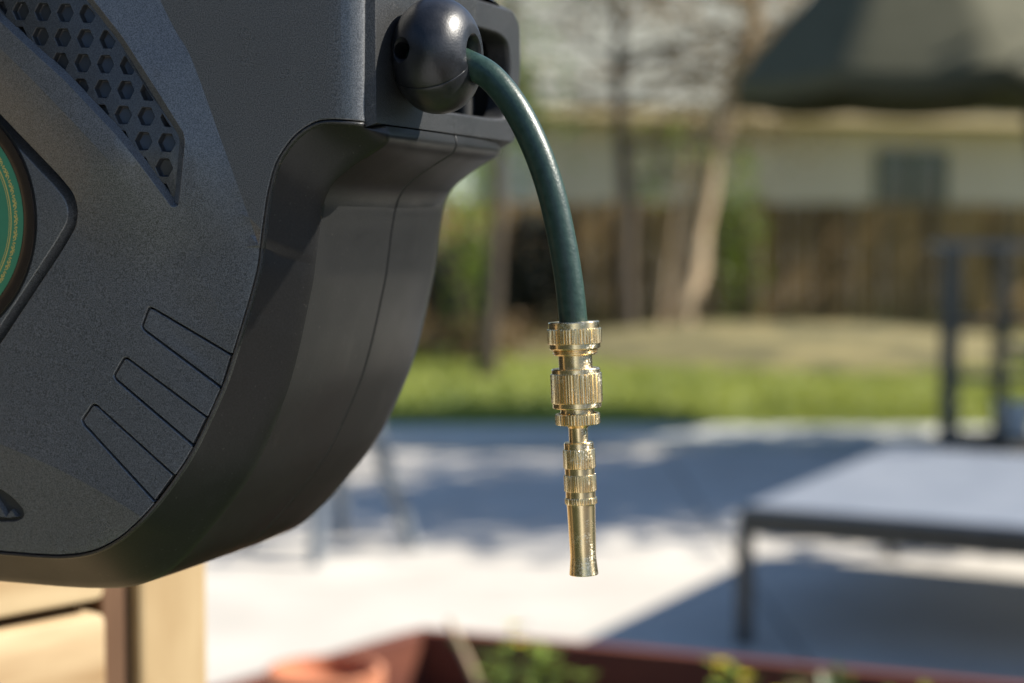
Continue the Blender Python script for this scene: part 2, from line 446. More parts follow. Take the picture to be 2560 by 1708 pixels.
tree('evergreen_tree', 'leafy green tree seen just right of the hose reel housing', (-0.25, 17.5, 0.1), (0.0, 17.5, 5.2), 0.10, 31, M['bark_dark'], M['leaf'], 2600, 0.12, 0.26, 10, 1.1, first=.5)
# out of frame to the right: the trees whose shade lies on the patio and the lawn
for i, (x, y, h, sd, nlf, ll) in enumerate(((6.0, 10.9, 5.6, 41, 4200, 1.3), (8.5, 11.4, 6.4, 42, 7000, 1.5), (11.2, 11.1, 6.6, 43, 7000, 1.6), (9.5, 24.6, 8.0, 44, 1800, 1.9), (13.5, 25.5, 9.5, 45, 4000, 2.0))):
    tree('shade_tree', ['broad shade tree nearest the right edge of the patio', 'broad shade tree second from the patio, shading the paving', 'tall shade tree third from the patio on the right', 'tall shade tree beside the lawn on the far right', 'tallest shade tree beside the end of the board fence'][i],
         (x, y, 0), (x + .3, y, h), 0.17, sd, M['bark_dark'], M['leaf'], nlf, 0.19, 0.36, 12, ll, first=.5, group='shade trees right of the patio')
def shrub(name, label, c, rx, ry, h, n, m, size, seed, stems=7):
    rnd = random.Random(seed)
    root = empty(name, c)
    b = MB(); pts = []
    for k in range(stems):
        a = rnd.uniform(0, 6.28); q = rnd.uniform(.2, .8)
        tip = Vector((math.cos(a) * rx * q, math.sin(a) * ry * q, h * rnd.uniform(.6, .95)))
        b.tube([Vector((tip.x * .1, tip.y * .1, -.05)), tip * .5 + Vector((0, 0, .05)), tip], [.03, .02, .008], 5)
    b.build('stem', M['bark_dark'], root)
    lobes = [(rnd.uniform(-.6, .6) * rx, rnd.uniform(-.6, .6) * ry, rnd.uniform(.3, .8) * h, rnd.uniform(.3, .5)) for _ in range(9)]
    for k in range(n):
        l = rnd.choice(lobes)
        v = Vector((rnd.gauss(0, 1), rnd.gauss(0, 1), rnd.gauss(0, 1))).normalized() * rnd.uniform(.5, 1) ** .5
        p = Vector((l[0] + v.x * rx * l[3], l[1] + v.y * ry * l[3], max(.03, l[2] + v.z * h * l[3])))
        pts.append(p)
    leaves_mesh(pts, size, rnd).build('foliage', m, root)
    tag(root, label, 'shrub')
shrub('shrub', 'dark dense shrub against the fence just left of the dark tree', (-.15, 22.0, .12), 1.05, .7, 1.45, 3200, M['leaf_hedge'], .13, 3)
shrub('shrub', 'small lime green shrub behind the leaning tree above the fence line', (3.05, 23.0, .12), .45, .4, 2.45, 420, M['leaf_lime'], .13, 4)
shrub('shrub', 'brown dry shrub low on the lawn left of the brass nozzle', (-.55, 19.2, .12), 1.2, .6, .55, 900, M['leaf_brown'], .10, 6)
shrub('shrub', 'green leafy shrub behind the hose, below the reel housing', (-.55, 19.5, .08), .5, .5, 2.5, 420, M['leaf_lime'], .11, 8)

# ------------------------------------------------------------------ fence
FY, FS = 23.4, 0.30           # fence line: y = FY + FS * x
fa = math.atan(FS)
fence = empty('board_fence', (0, FY, 0), fa)
tag(fence, 'tall brown wooden board fence behind the trees', 'fence')
bd = MB().box((0, 0, 1.0), (0.138, 0.022, 1.92)).build('board', M['fence'], fence, bevel=0.004)
rnd = random.Random(9)
x = -10.4; first = True
while x < 9.6:
    o = bd if first else bd.copy()
    if not first: COL.objects.link(o); o.parent = fence
    first = False
    o.location = (x, rnd.uniform(-.006, .006), 0.05 + rnd.uniform(-.015, .015))
    o.rotation_euler = (0, rnd.uniform(-.006, .006), rnd.uniform(-.03, .03))
    x += 0.152
for z in (.45, 1.05, 1.65):
    MB().box((-.4, .04, z), (20.2, .05, .09)).build('rail', M['fence'], fence)
for k in range(9):
    MB().box((-10.2 + k * 2.5, .1, 1.0), (.1, .1, 2.0)).build('post', M['fence'], fence)

# ------------------------------------------------------------------ house beyond the fence
def house():
    h = empty('house', (6.2, 34.5, 0), R(17))
    tag(h, 'grey house with pale tiled roof beyond the fence', 'house')
    W2 = 9.0
    # siding boards (lapped), each one a piece
    lap = MB()
    lap.add([(-W2 + 3.0, 0, 0), (W2, 0, 0), (W2, -.03, 0), (-W2 + 3.0, -.03, 0), (-W2 + 3.0, 0, .24), (W2, 0, .24), (W2, -.008, .24), (-W2 + 3.0, -.008, .24)],
            [(3, 2, 6, 7), (0, 3, 7, 4), (1, 5, 6, 2), (0, 1, 2, 3), (4, 7, 6, 5)])
    base = MB().box((1.5, 2.5, 1.85), (2 * W2 - 3.1, 4.9, 3.7)).build('wall', M['siding'], h)
    sb = None
    for k in range(16):
        if sb is None: o = sb = lap.build('siding_board', M['siding'], base)
        else:
            o = sb.copy(); COL.objects.link(o); o.parent = base
        o.location = (0, .02, .02 + k * .23)
    MB().box((1.5, -.35, 3.78), (2 * W2 - 2.4, .75, .10)).build('soffit', M['trim'], h)
    MB().box((1.5, -.74, 3.88), (2 * W2 - 2.4, .035, .26)).build('fascia', M['trim'], h)
    # window
    w = MB()
    wx, wz, ww, wh = 2.0, 2.62, 1.5, 1.15
    for (cx, cz, dx, dz) in ((0, wh / 2, ww, .1), (0, -wh / 2, ww, .1), (-ww / 2, 0, .1, wh), (ww / 2, 0, .1, wh), (0, 0, .08, wh)):
        w.box((wx + cx, -.05, wz + cz), (dx, .1, dz))
    wo = w.build('window', M['wframe'], h)
    for s in (-1, 1):
        MB().box((wx + s * ww / 4, -.035, wz), (ww / 2 - .1, .02, wh - .1)).build('pane', M['glass'], wo)
    # roof: deck with real tiles in courses
    rf = MB().add([(-W2 + 2.7, -.72, 3.95), (W2 + .3, -.72, 3.95), (W2 + .3, 5.0, 8.6), (-W2 + 2.7, 5.0, 8.6), (-W2 + 2.7, 5.2, 3.9), (W2 + .3, 5.2, 3.9)],
                  [(0, 1, 2, 3), (3, 2, 5, 4), (0, 3, 4), (1, 5, 2)]).build('roof', M['trim'], h)
    t = MB(); rr = random.Random(2)
    sl = math.atan2(4.65, 5.72); L = math.hypot(4.65, 5.72)
    nrow = 15
    for j in range(nrow):
        s0 = L * j / nrow
        nx = 74
        for i in range(nx):
            x0 = -W2 + 2.75 + (2 * W2 - 2.5) * (i + (.5 if j % 2 else 0)) / nx
            wd = (2 * W2 - 2.5) / nx * .9
            th = .055 + rr.uniform(-.012, .02)
            vs = []
            for (sx, ss, tt) in ((0, 0, th), (1, 0, th), (1, 1.1, .012), (0, 1.1, .012), (0, 0, 0), (1, 0, 0)):
                s = s0 + ss * L / nrow
                yy = -.75 + math.cos(sl) * s - math.sin(sl) * tt
                zz = 3.95 + math.sin(sl) * s + math.cos(sl) * tt
                vs.append((x0 + sx * wd, yy, zz))
            n0 = len(t.v)
            t.v += vs
            t.f += [(n0, n0 + 1, n0 + 2, n0 + 3), (n0 + 4, n0 + 5, n0 + 1, n0), (n0 + 4, n0, n0 + 3), (n0 + 5, n0 + 2, n0 + 1)]
    tag(t.build('roof_tiles', M['rooftile'], rf), kind='stuff')
house()

# ------------------------------------------------------------------ parasol, rack, tables
def parasol():
    p = empty('parasol', (3.25, 13.9, 0), R(10))
    tag(p, 'taupe garden parasol open above the far end of the patio', 'parasol')
    n = 8; rad = 1.5
    b = MB()
    rings = []
    for (f, z) in ((0, 4.05), (.12, 4.02), (.35, 3.80), (.6, 3.46), (.85, 3.06), (1, 2.80), (1.0, 2.64)):
        ring = []
        for k in range(n * 6):
            a = 2 * math.pi * k / (n * 6)
            w = abs(((k % 6) / 6.0) * 2 - 1)
            rr = rad * f * (1 - .045 * (1 - w ** 2))
            sag = -.05 * f * (1 - w ** 2)
            ring.append((rr * math.cos(a), rr * math.sin(a), z + sag))
        rings.append(ring)
    N = n * 6
    vs = [v for r_ in rings for v in r_]
    fs = [(i * N + k, i * N + (k + 1) % N, (i + 1) * N + (k + 1) % N, (i + 1) * N + k) for i in range(len(rings) - 1) for k in range(N)]
    b.add(vs, fs)
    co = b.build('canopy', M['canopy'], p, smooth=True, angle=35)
    md = co.modifiers.new('thick', 'SOLIDIFY'); md.thickness = .006
    for k in range(n):
        a = 2 * math.pi * k / n
        MB().tube([(0, 0, 3.92), (rad * .97 * math.cos(a), rad * .97 * math.sin(a), 2.76)], .011, 6).build('rib', M['dkmetal'], p)
    MB().tube([(2.1, .5, .1), (2.1, .5, 3.7), (1.9, .45, 4.2), (1.2, .28, 4.5), (.1, .02, 4.4), (0, 0, 4.3), (0, 0, 4.0)], .032, 10).build('pole', M['dkmetal'], p, smooth=True, angle=40)
    MB().lathe([(0, 0), (.4, 0), (.4, .05), (.1, .09), (.05, .14), (.05, .35), (0, .35)], 24).build('base', M['dkmetal'], p, smooth=True, angle=30).location = (2.1, .5, 0)
parasol()
def rack():
    p = empty('metal_rack', (3.15, 12.25, 0), R(-6))
    tag(p, 'tall dark metal garden rack below the parasol at the right edge', 'rack')
    for x in (0, .36, 1.2):
        for y in (0, .35):
            MB().box((x, y, .74), (.085 if x == 0 else .05, .05, 1.48)).build('post', M['rackmetal'], p, bevel=.006)
    MB().box((.58, .175, 1.50), (1.4, .48, .05)).build('top_shelf', M['midmetal'], p, bevel=.006)
    for z in (.95, .55, .12):
        MB().box((.6, .175, z), (1.3, .42, .03)).build('shelf', M['dkmetal'], p)
    q = empty('flower_pot', (3.62, 12.33, .135), 0)
    MB().lathe([(0, .0), (.10, .0), (.14, .2), (.15, .2), (.15, .24), (.125, .24), (.12, .2), (0, .2)], 24).build('bowl', M['white_pot'], q, smooth=True, angle=30)
    tag(q, 'white pot on the bottom shelf of the dark rack', 'pot')
rack()
def coffee_table():
    t = empty('coffee_table', (0.90, 6.58, 0), R(-28))
    tag(t, 'low black framed table with slate grey top on the sunny patio', 'table')
    Lx, Ly, H = 1.9, 2.05, .545
    MB().box((Lx / 2, Ly / 2, H - .006), (Lx - .01, Ly - .01, .02)).build('table_top', M['tabletop'], t, bevel=.003)
    b = MB()
    for (c, d) in (((Lx / 2, .0, H - .062), (Lx + .04, .04, .092)), ((Lx / 2, Ly, H - .062), (Lx + .04, .04, .092)), ((0, Ly / 2, H - .062), (.04, Ly - .04, .092)), ((Lx, Ly / 2, H - .062), (.04, Ly - .04, .092))):
        b = MB().box(c, d); b.build('rail', M['dkmetal'], t, bevel=.003)
    for x in (0, Lx):
        for y in (0, Ly):
            MB().box((x, y, (H - .08) / 2), (.055, .055, H - .08)).build('leg', M['dkmetal'], t, bevel=.004)
coffee_table()
def garden_table():
    t = empty('garden_table', (-0.92, 8.58, 0), R(42))
    tag(t, 'grey splayed leg garden table half hidden behind the hose reel', 'table')
    s = .305
    for i, (sx, sy) in enumerate(((-1, -1), (1, -1), (1, 1), (-1, 1))):
        m = M['palemetal'] if i == 1 else M['midmetal']
        m = M['palemetal']
        b = MB().tube([(sx * s, sy * s, 0), (sx * (s - .17), sy * (s - .17), .72)], [.032, .046], 10)
        b.build('leg', m, t, smooth=True, angle=40)
    MB().lathe([(0, .72), (.26, .72), (.265, .73), (.265, .745), (.26, .75), (0, .75)], 40).build('table_top', M['palemetal'], t, smooth=True, angle=30)
    MB().tube([(-.21, -.21, .4), (.21, .21, .4)], .009, 6).build('brace', M['midmetal'], t)
    MB().tube([(-.21, .21, .402), (.21, -.21, .402)], .009, 6).build('brace', M['midmetal'], t)
garden_table()

# ------------------------------------------------------------------ planter with plants and pot
PA = R(-22)
PO = Vector((-0.243, 4.54, 0))
PE, PL = Vector((math.cos(PA), math.sin(PA), 0)), Vector((math.sin(PA), -math.cos(PA), 0))
def planter():
    p = empty('planter_box', PO, PA)
    tag(p, 'red brown timber planter box at the bottom of the view', 'planter')
    A = Vector((0, 0)); B = Vector((2.6, 0)); Cc = Vector((2.6, -1.2))
    dv = Vector((-.60, -.80, 0)); Dd = Vector((dv.dot(PE), dv.dot(-PL))) * 1.3
    poly = [A, B, Cc, Dd]
    for i in range(4):
        p0, p1 = poly[i], poly[(i + 1) % 4]
        d = p1 - p0; ang = math.atan2(d.y, d.x)
        for k in range(3):
            o = MB().box((d.length / 2, -.02, 0), (d.length - (.0 if i % 2 == 0 else .085), .04, .178)).build('plank', M['redwood'], p, bevel=.004)
            o.location = (p0.x, p0.y, .09 + k * .184); o.rotation_euler = (0, 0, ang)
    ins = inset([tuple(q) for q in poly], .05)
    MB().add([(x, y, .39) for x, y in ins] + [(x, y, .02) for x, y in ins], [(0, 1, 2, 3), (0, 4, 5, 1), (1, 5, 6, 2), (2, 6, 7, 3), (3, 7, 4, 0)]).build('soil', M['soil'], p)
planter()
def fpot():
    p = empty('terracotta_pot', (-.42, 3.82, .345))
    tag(p, 'orange terracotta pot in the planter box corner', 'pot')
    MB().lathe([(0, 0), (.085, 0), (.115, .215), (.128, .215), (.132, .272), (.118, .275), (.11, .23), (0, .225)], 40).build('pot_body', M['terracotta'], p, smooth=True, angle=30)
fpot()
def plant(px, py, h, seed, leafm, flower, label, nl=16):
    rnd = random.Random(seed)
    p = empty('garden_plant', (px, py, .388))
    tag(p, label, 'plant', 'plants growing in the planter box')
    for k in range(4):
        a = rnd.uniform(0, 6.28)
        tip = Vector((math.cos(a) * .07, math.sin(a) * .05, h * rnd.uniform(.75, 1.0)))
        MB().tube([(0, 0, -.02), tip * .5, tip], [.004, .003, .002], 5).build('stem', M['leaf'], p)
        for j in range(nl // 4):
            f = .3 + .7 * (j + rnd.random()) / (nl / 4)
            q = tip * f
            d = Vector((rnd.gauss(0, 1), rnd.gauss(0, 1), rnd.uniform(.1, .9))).normalized()
            sd = d.cross(Vector((0, 0, 1))).normalized()
            ln = rnd.uniform(.04, .065); w = ln * .3
            up_ = sd.cross(d) * ln * .12
            MB().add([q, q + d * ln * .5 + sd * w, q + d * ln - up_, q + d * ln * .5 - sd * w, q + d * ln * .5 - up_ * .8],
                     [(0, 1, 4), (1, 2, 4), (2, 3, 4), (3, 0, 4)]).build('leaf', leafm, p, smooth=True)
        if flower and k < 2:
            n0 = MB()
            for i in range(8):
                b_ = 6.283 * i / 8
                e = Vector((math.cos(b_), math.sin(b_), .35)); s2 = Vector((-math.sin(b_), math.cos(b_), 0)) * .007
                n0.add([tip, tip + e * .01 + s2, tip + e * .02, tip + e * .01 - s2], [(0, 1, 2, 3)])
            n0.build('flower', flower, p)
def pix(x, d): return (x - 1280) / 4300 * d
plant(pix(1235, 4.15), 4.15, .25, 1, M['leaf'], M['petal'], 'small yellow flowered plant beside the leaning stick in the planter')
plant(pix(1300, 4.0), 4.0, .235, 2, M['leaf_lime'], None, 'lime green leafy plant right of the leaning stick in the planter', 20)
plant(pix(1395, 3.95), 3.95, .25, 3, M['leaf_lime'], None, 'bright green plant under the nozzle tip in the planter', 24)
plant(pix(1815, 3.85), 3.85, .255, 4, M['leaf_lime'], M['petal'], 'yellow flowered plant in the planter below the black table leg')
plant(pix(1925, 3.8), 3.8, .24, 5, M['leaf_brown'], M['petal'], 'small ochre plant right of the black table leg in the planter')
plant(pix(2060, 3.75), 3.75, .24, 6, M['leaf'], None, 'dark green plant in the middle right of the planter', 24)
plant(pix(2300, 3.7), 3.7, .24, 7, M['leaf_lime'], None, 'pale green plant at the right end of the planter', 20)
st = MB().tube([(pix(1120, 4.3), 4.3, .62), (pix(1185, 4.2), 4.2, .50), (pix(1260, 4.1), 4.1, .38)], [.008, .010, .012], 8).build('stick', M['bark_tan'], smooth=True)
tag(st, 'bare brown stick leaning in the planter box', 'stick')

# ------------------------------------------------------------------ timber wall and post behind the reel
def timber():
    az = R(48)
    D = 1.75
    P0 = Vector(((500 - 1280) / 4300 * D, D, 0))             # right edge of the post
    t = empty('timber_wall', P0, az)                          # local x runs along the wall to the right, -y faces outwards
    tag(t, 'pale wooden wall of stacked boards behind the hose reel', 'wall')
    bh = .143
    z = 1.236 - bh * 8
    b = MB().box((-.608, .015, 0), (.974, .045, bh - .012)).build('board', M['wood'], t, smooth=True, angle=30, bevel=.009)
    rr = random.Random(1)
    for k in range(14):
        o = b if k == 0 else b.copy()
        if k: COL.objects.link(o); o.parent = t
        o.location = (rr.uniform(-.0015, .0015), rr.uniform(-.002, .002), z + bh * (k + .5))
    MB().box((-.58, .075, 1.05), (1.02, .03, 2.04)).build('backing', M['wood_shaded'], t)
    MB().box((-.103, .035, 1.03), (.034, .06, 2.0)).build('shade_batten', M['wood_shaded'], t, bevel=.002)  # added filler strip, its dark colour stands for the shaded side of the post
    p = empty('timber_post', P0, az)
    tag(p, 'pale square wooden post at the right end of the board wall', 'post')
    MB().box((-.0425, .035, 1.03), (.085, .085, 2.06)).build('shaft', M['wood_post'], p, bevel=.006)
    MB().box((-.0425, .035, 2.075), (.105, .105, .03)).build('cap', M['wood_post'], p, bevel=.004)
timber()

# ------------------------------------------------------------------ unseen hedges added left and right to darken the reel's reflections
def hedge(name, label, x, y, ln, h, face, m, seed, n):
    rr = random.Random(seed)
    p = empty(name, (x, y, 0))
    tag(p, label, 'hedge')
    MB().box((-.6 * face, 0, h / 2), (1.0, ln, h)).build('core', m, p)
    leaves_mesh([(face * rr.uniform(-.14, .05), rr.uniform(-ln / 2, ln / 2), rr.uniform(0.02, h + .1)) for _ in range(n)], .13, rr).build('foliage', m, p)
hedge('added_hedge_left', 'unseen dark hedge added left of the terrace to darken reflections', -2.3, -3.9, 9.8, 3.1, 1, M['leaf_hedge'], 77, 9000)
hedge('added_hedge_right', 'unseen dark hedge added along the right to darken reflections', 8.6, -1.5, 44.0, 2.6, -1, M['leaf_dark'], 78, 18000)

# ------------------------------------------------------------------ the hose reel (local mm: r right along the face, t back, u up)
TH = R(-20)
RO = Vector((-0.0847, 1.0061, 1.6631))
reel = empty('hose_reel', RO, TH)
tag(reel, 'black plastic retractable hose reel with green round badge', 'hose reel')
mm = 0.001
def P3(r_, u_, t_): return (r_ * mm, t_ * mm, u_ * mm)
CR = -312.0

def pip(p, poly):
    x, y = p; c = False; n = len(poly); j = n - 1
    for i in range(n):
        xi, yi = poly[i]; xj, yj = poly[j]
        if (yi > y) != (yj > y) and x < (xj - xi) * (y - yi) / (yj - yi) + xi: c = not c
        j = i
    return c
def seg_near(p, a, b):
    dx, dy = b[0] - a[0], b[1] - a[1]
    L2 = dx * dx + dy * dy
    t = 0 if L2 == 0 else max(0, min(1, ((p[0] - a[0]) * dx + (p[1] - a[1]) * dy) / L2))
    q = (a[0] + t * dx, a[1] + t * dy)
    return math.hypot(p[0] - q[0], p[1] - q[1]), q, t
def pl_near(p, line):
    best = (1e9, None, 0, 0)
    for i in range(len(line) - 1):
        d, q, t = seg_near(p, line[i], line[i + 1])
        if d < best[0]: best = (d, q, i, t)
    return best
def catmull(pts, n, closed=False):
    out = []; N = len(pts)
    rng = range(N if closed else N - 1)
    g = (lambda i: pts[i % N]) if closed else (lambda i: pts[max(0, min(N - 1, i))])
    for i in rng:
        p0, p1, p2, p3 = g(i - 1), g(i), g(i + 1), g(i + 2)
        for k in range(n):
            t = k / n
            out.append(tuple(.5 * (2 * p1[c] + (p2[c] - p0[c]) * t + (2 * p0[c] - 5 * p1[c] + 4 * p2[c] - p3[c]) * t * t + (3 * p1[c] - p0[c] - 3 * p2[c] + p3[c]) * t ** 3) for c in range(len(p1))))
    if not closed: out.append(tuple(pts[-1]))
    return out
def round_poly(poly, rad, n=5):
    out = []; N = len(poly)
    for i in range(N):
        a, b, c = Vector(poly[i - 1]), Vector(poly[i]), Vector(poly[(i + 1) % N])
        da, dc = (a - b), (c - b)
        k = min(rad, da.length * .45, dc.length * .45)
        p0, p2 = b + da.normalized() * k, b + dc.normalized() * k
        for j in range(n + 1):
            t = j / n
            q = p0 * (1 - t) ** 2 + b * 2 * t * (1 - t) + p2 * t * t
            out.append((q.x, q.y))
    return out
def clip(subj, conv):
    s = 1 if area(conv) > 0 else -1
    out = list(subj)
    for i in range(len(conv)):
        a, b = conv[i - 1], conv[i]
        ins = lambda p: s * ((b[0] - a[0]) * (p[1] - a[1]) - (b[1] - a[1]) * (p[0] - a[0])) >= -1e-9
        src, out = out, []
        for j in range(len(src)):
            p, q = src[j - 1], src[j]
            ip, iq = ins(p), ins(q)
            if ip != iq:
                d1 = (b[0] - a[0]) * (p[1] - a[1]) - (b[1] - a[1]) * (p[0] - a[0])
                d2 = (b[0] - a[0]) * (q[1] - a[1]) - (b[1] - a[1]) * (q[0] - a[0])
                t = d1 / (d1 - d2)
                out.append((p[0] + (q[0] - p[0]) * t, p[1] + (q[1] - p[1]) * t))
            if iq: out.append(q)
        if not out: return []
    return out

def cdt_sheet(outline, holes, creases, step, put, jitter=True):
    """triangulate a sheet with holes and creases; put(x, y) -> 3-D tuple. Returns bmesh, 2-D lookup layer dict"""
    V = []; E = []; sharp = set()
    def loop(poly, closed, crease=False):
        n = len(V); V.extend([Vector(p) for p in poly])
        N = len(poly)
        for i in range(N if closed else N - 1):
            if crease: sharp.add(len(E))
            E.append((n + i, n + (i + 1) % N))
    loop(outline, True)
    for h in holes: loop(h, True)
    for c in creases: loop(c, False, True)
    xs = [p[0] for p in outline]; ys = [p[1] for p in outline]
    y = min(ys)
    j = 0
    lines = [outline + outline[:1]] + [h + h[:1] for h in holes] + list(creases)
    flat = [(a[i], a[i + 1]) for a in lines for i in range(len(a) - 1)]
    while y < max(ys):
        x = min(xs) + (step / 2 if j % 2 else 0)
        while x < max(xs):
            p = (x, y)
            if pip(p, outline) and not any(pip(p, h) for h in holes):
                if all(abs(a[0] - x) > 200 or seg_near(p, a, b)[0] > step * .35 for a, b in flat):
                    V.append(Vector(p))
            x += step
        y += step * .87; j += 1
    vo, eo, fo, _, oe, _ = delaunay_2d_cdt(V, E, [], 0, 1e-5)
    bm = bmesh.new()
    bv = [bm.verts.new(put(v.x, v.y)) for v in vo]
    P2 = {}
    for v, q in zip(bv, vo): P2[v] = (q.x, q.y)
    for f in fo:
        c = ((vo[f[0]].x + vo[f[1]].x + vo[f[2]].x) / 3, (vo[f[0]].y + vo[f[1]].y + vo[f[2]].y) / 3)
        if pip(c, outline) and not any(pip(c, h) for h in holes):
            try: bm.faces.new([bv[i] for i in f])
            except ValueError: pass
    for (a, b), ids in zip(eo, oe):
        if any(i in sharp for i in ids):
            e = bm.edges.get((bv[a], bv[b]))
            if e: e.smooth = False
    loose = [v for v in bm.verts if not v.link_faces]
    for v in loose: P2.pop(v, None); bm.verts.remove(v)
    return bm, P2
def skirt(bm, P2, poly, steps, put2, tol=.06, sharp_last=False):
    """extrude the boundary along poly; steps are (outward, back) in mm; put2(x, y, back)"""
    cl = poly + poly[:1]
    edges = [e for e in bm.edges if len(e.link_faces) == 1 and all(v in P2 for v in e.verts) and
             pl_near(P2[e.verts[0]], cl)[0] < tol and pl_near(P2[e.verts[1]], cl)[0] < tol]
    nrm = {}
    for e in edges:
        a, b = e.verts
        f = e.link_faces[0]
        o = [v for v in f.verts if v not in (a, b)][0]
        pa, pb, po = Vector(P2[a]), Vector(P2[b]), Vector(P2[o])
        d = (pb - pa).normalized(); n = Vector((-d.y, d.x))
        if n.dot(po - pa) > 0: n = -n
        for v in (a, b): nrm[v] = nrm.get(v, Vector((0, 0))) + n
    for v in nrm: nrm[v] = nrm[v].normalized()
    cur = {v: v for v in nrm}
    for (out, back) in steps:
        new = {}
        for v in nrm:
            q = Vector(P2[v]) + nrm[v] * out
            new[v] = bm.verts.new(put2(q.x, q.y, back, P2[v]))
        for e in edges:
            a, b = e.verts
            try: bm.faces.new((cur[a], cur[b], new[b], new[a]))
            except ValueError: pass
        cur = new
    return nrm

# ---- outlines, measured from the reel's own face (mm)
L0R = [(0, 0), (-4, .7), (-11.5, 1.6), (-22.4, 2.3), (-31.7, 1.4), (-40.1, -2.2), (-47.8, -7.9), (-54.5, -15.6), (-59.4, -23.6), (-62.7, -33.2), (-65.2, -43.1), (-67.7, -57.6), (-70.0, -72.7),
       (-71.6, -83.4), (-75.6, -97.5), (-82.6, -117.9), (-89.6, -137.4), (-97.6, -157.8), (-116.6, -193.6), (-130.1, -212.9), (-146.3, -232.3), (-162.2, -247.2), (-175, -256.3), (-191.1, -263.6), (-209.5, -267.3), (-229.2, -268.3), (-262, -268.3)]
PR = [(3, -.5), (4, -6.5), (0.5, -12), (-8, -17), (-18, -22.8), (-26.5, -28.6), (-33, -34.2), (-37, -40.5), (-39.3, -47), (-40.7, -54), (-42.2, -62), (-43.6, -72), (-45, -82),
      (-46.5, -92), (-49.5, -105), (-54.5, -126), (-60, -146), (-67.5, -167), (-85, -203), (-98, -223), (-117, -245.5), (-136, -266), (-154, -280.5), (-176, -289.5), (-200, -292.5), (-228, -293.5), (-262, -293.5)]
def mir(p): return (2 * CR - p[0], p[1])
L0 = L0R + [mir(p) for p in reversed(L0R[12:])] + [(-551, -20), (-540, 45), (-508, 100), (-455, 138), (-385, 155), (-312, 158), (-230, 156), (-150, 146), (-80, 128), (-30, 110), (-12, 103), (0, 97)]
PO_ = PR + [mir(p) for p in reversed(PR[12:])] + [(-576, -20), (-564, 55), (-526, 118), (-466, 160), (-390, 178), (-312, 181), (-230, 178), (-146, 166), (-76, 144), (-30, 118), (-10, 106), (3, 96)]
SUB = 4
L0s, Ps = catmull(L0, SUB), catmull(PO_, SUB)
def fillet(r_):                       # front right edge of the arm rolls back to the vertical seam
    if r_ <= -25: return 0.0
    s = min(1.0, (r_ + 25) / 25.0)
    return 12.0 * (1 - math.sqrt(max(0.0, 1 - s * s * .985)))
# ---- relief of the front cover: flat arm, raised crest around a shallow dish
C1 = [(-158, 122), (-147.6, 99.2), (-136.8, 77.1), (-126, 57.5), (-115.2, 40.3), (-94, -12.8), (-80, -48), (-71.2, -71), (-60, -100)]
C2 = [(-312, 98), (-285, 78), (-253, 52.5), (-215.1, 19), (-175.1, -18.8), (-138.8, -58.2), (-112, -90), (-93, -118)]
C3 = [(-312, -186), (-290, -189), (-258.7, -198.5), (-210.8, -214.3), (-170, -232), (-140, -248)]
C1s, C2s, C3s = catmull(C1, 4), catmull(C2, 4), catmull(C3, 4)
RIBE = [(-93, -118), (-80, -121), (-100, -170), (-135, -226), (-140, -248)]
CREST = C2s + catmull(RIBE, 3)[1:-1] + list(reversed(C3s))
CRESTM = CREST + [mir(p) for p in reversed(CREST[1:-1])]
S_OUT = .31
def h_out(p):
    d = pl_near(p, C1s)[0]
    if d > 55: d = 55 + 35 * (1 - math.exp(-(d - 55) / 35))
    return S_OUT * d
def dish(p): return 8.5 + .00032 * (p[1] + 60) ** 2 - .00025 * max(0.0, p[0] + 260) ** 2
def hband(p):
    h = h_out(p)
    w = max(0.0, min(1.0, (-15 - p[1]) / 60.0))
    d = dish(p); k = 7.0
    q = max(k - abs(h - d), 0.0) / k
    return h * (1 - w) + (min(h, d) - q * q * k * .25) * w
def right_of_c1(p):
    d, q, i, t = pl_near(p, C1s)
    a, b = C1s[i], C1s[i + 1]
    return (b[0] - a[0]) * (p[1] - a[1]) - (b[1] - a[1]) * (p[0] - a[0]) > 0
_hc = {}
def H(x, y):
    """height of the cover towards the viewer, mm"""
    if x < CR: x = 2 * CR - x
    k = (round(x, 2), round(y, 2))
    if k in _hc: return _hc[k]
    p = (x, y)
    if pip(p, CRESTM):
        d, q, _, _ = pl_near(p, C2s)
        w = min(1.0, d / 52.0); w = w * w * (3 - 2 * w) * .6 + w * .4
        h = hband(q) * (1 - w) + dish(p) * w
    elif y < -170:
        d3, q3, _, _ = pl_near(p, C3s)
        h = dish(q3) - .22 * d3
    elif right_of_c1(p):
        h = -fillet(x)
    else:
        h = hband(p)
    _hc[k] = h
    return h
CAML = (Matrix.Translation(RO) @ Matrix.Rotation(TH, 4, 'Z')).inverted() @ Vector((0, 0, 1.6)) * 1000
def cov(x, y, h, back=0.0):
    """outline point measured on the flat face plane, set back to its own depth h in front of that plane"""
    k = 1 + h / CAML.y
    return P3(CAML.x + (x - CAML.x) * k, CAML.z + (y - CAML.z) * k, -h + back)
def putc(x, y): return cov(x, y, H(x, y))
def putb(x, y, back, ref): return cov(x, y, H(*ref), back)

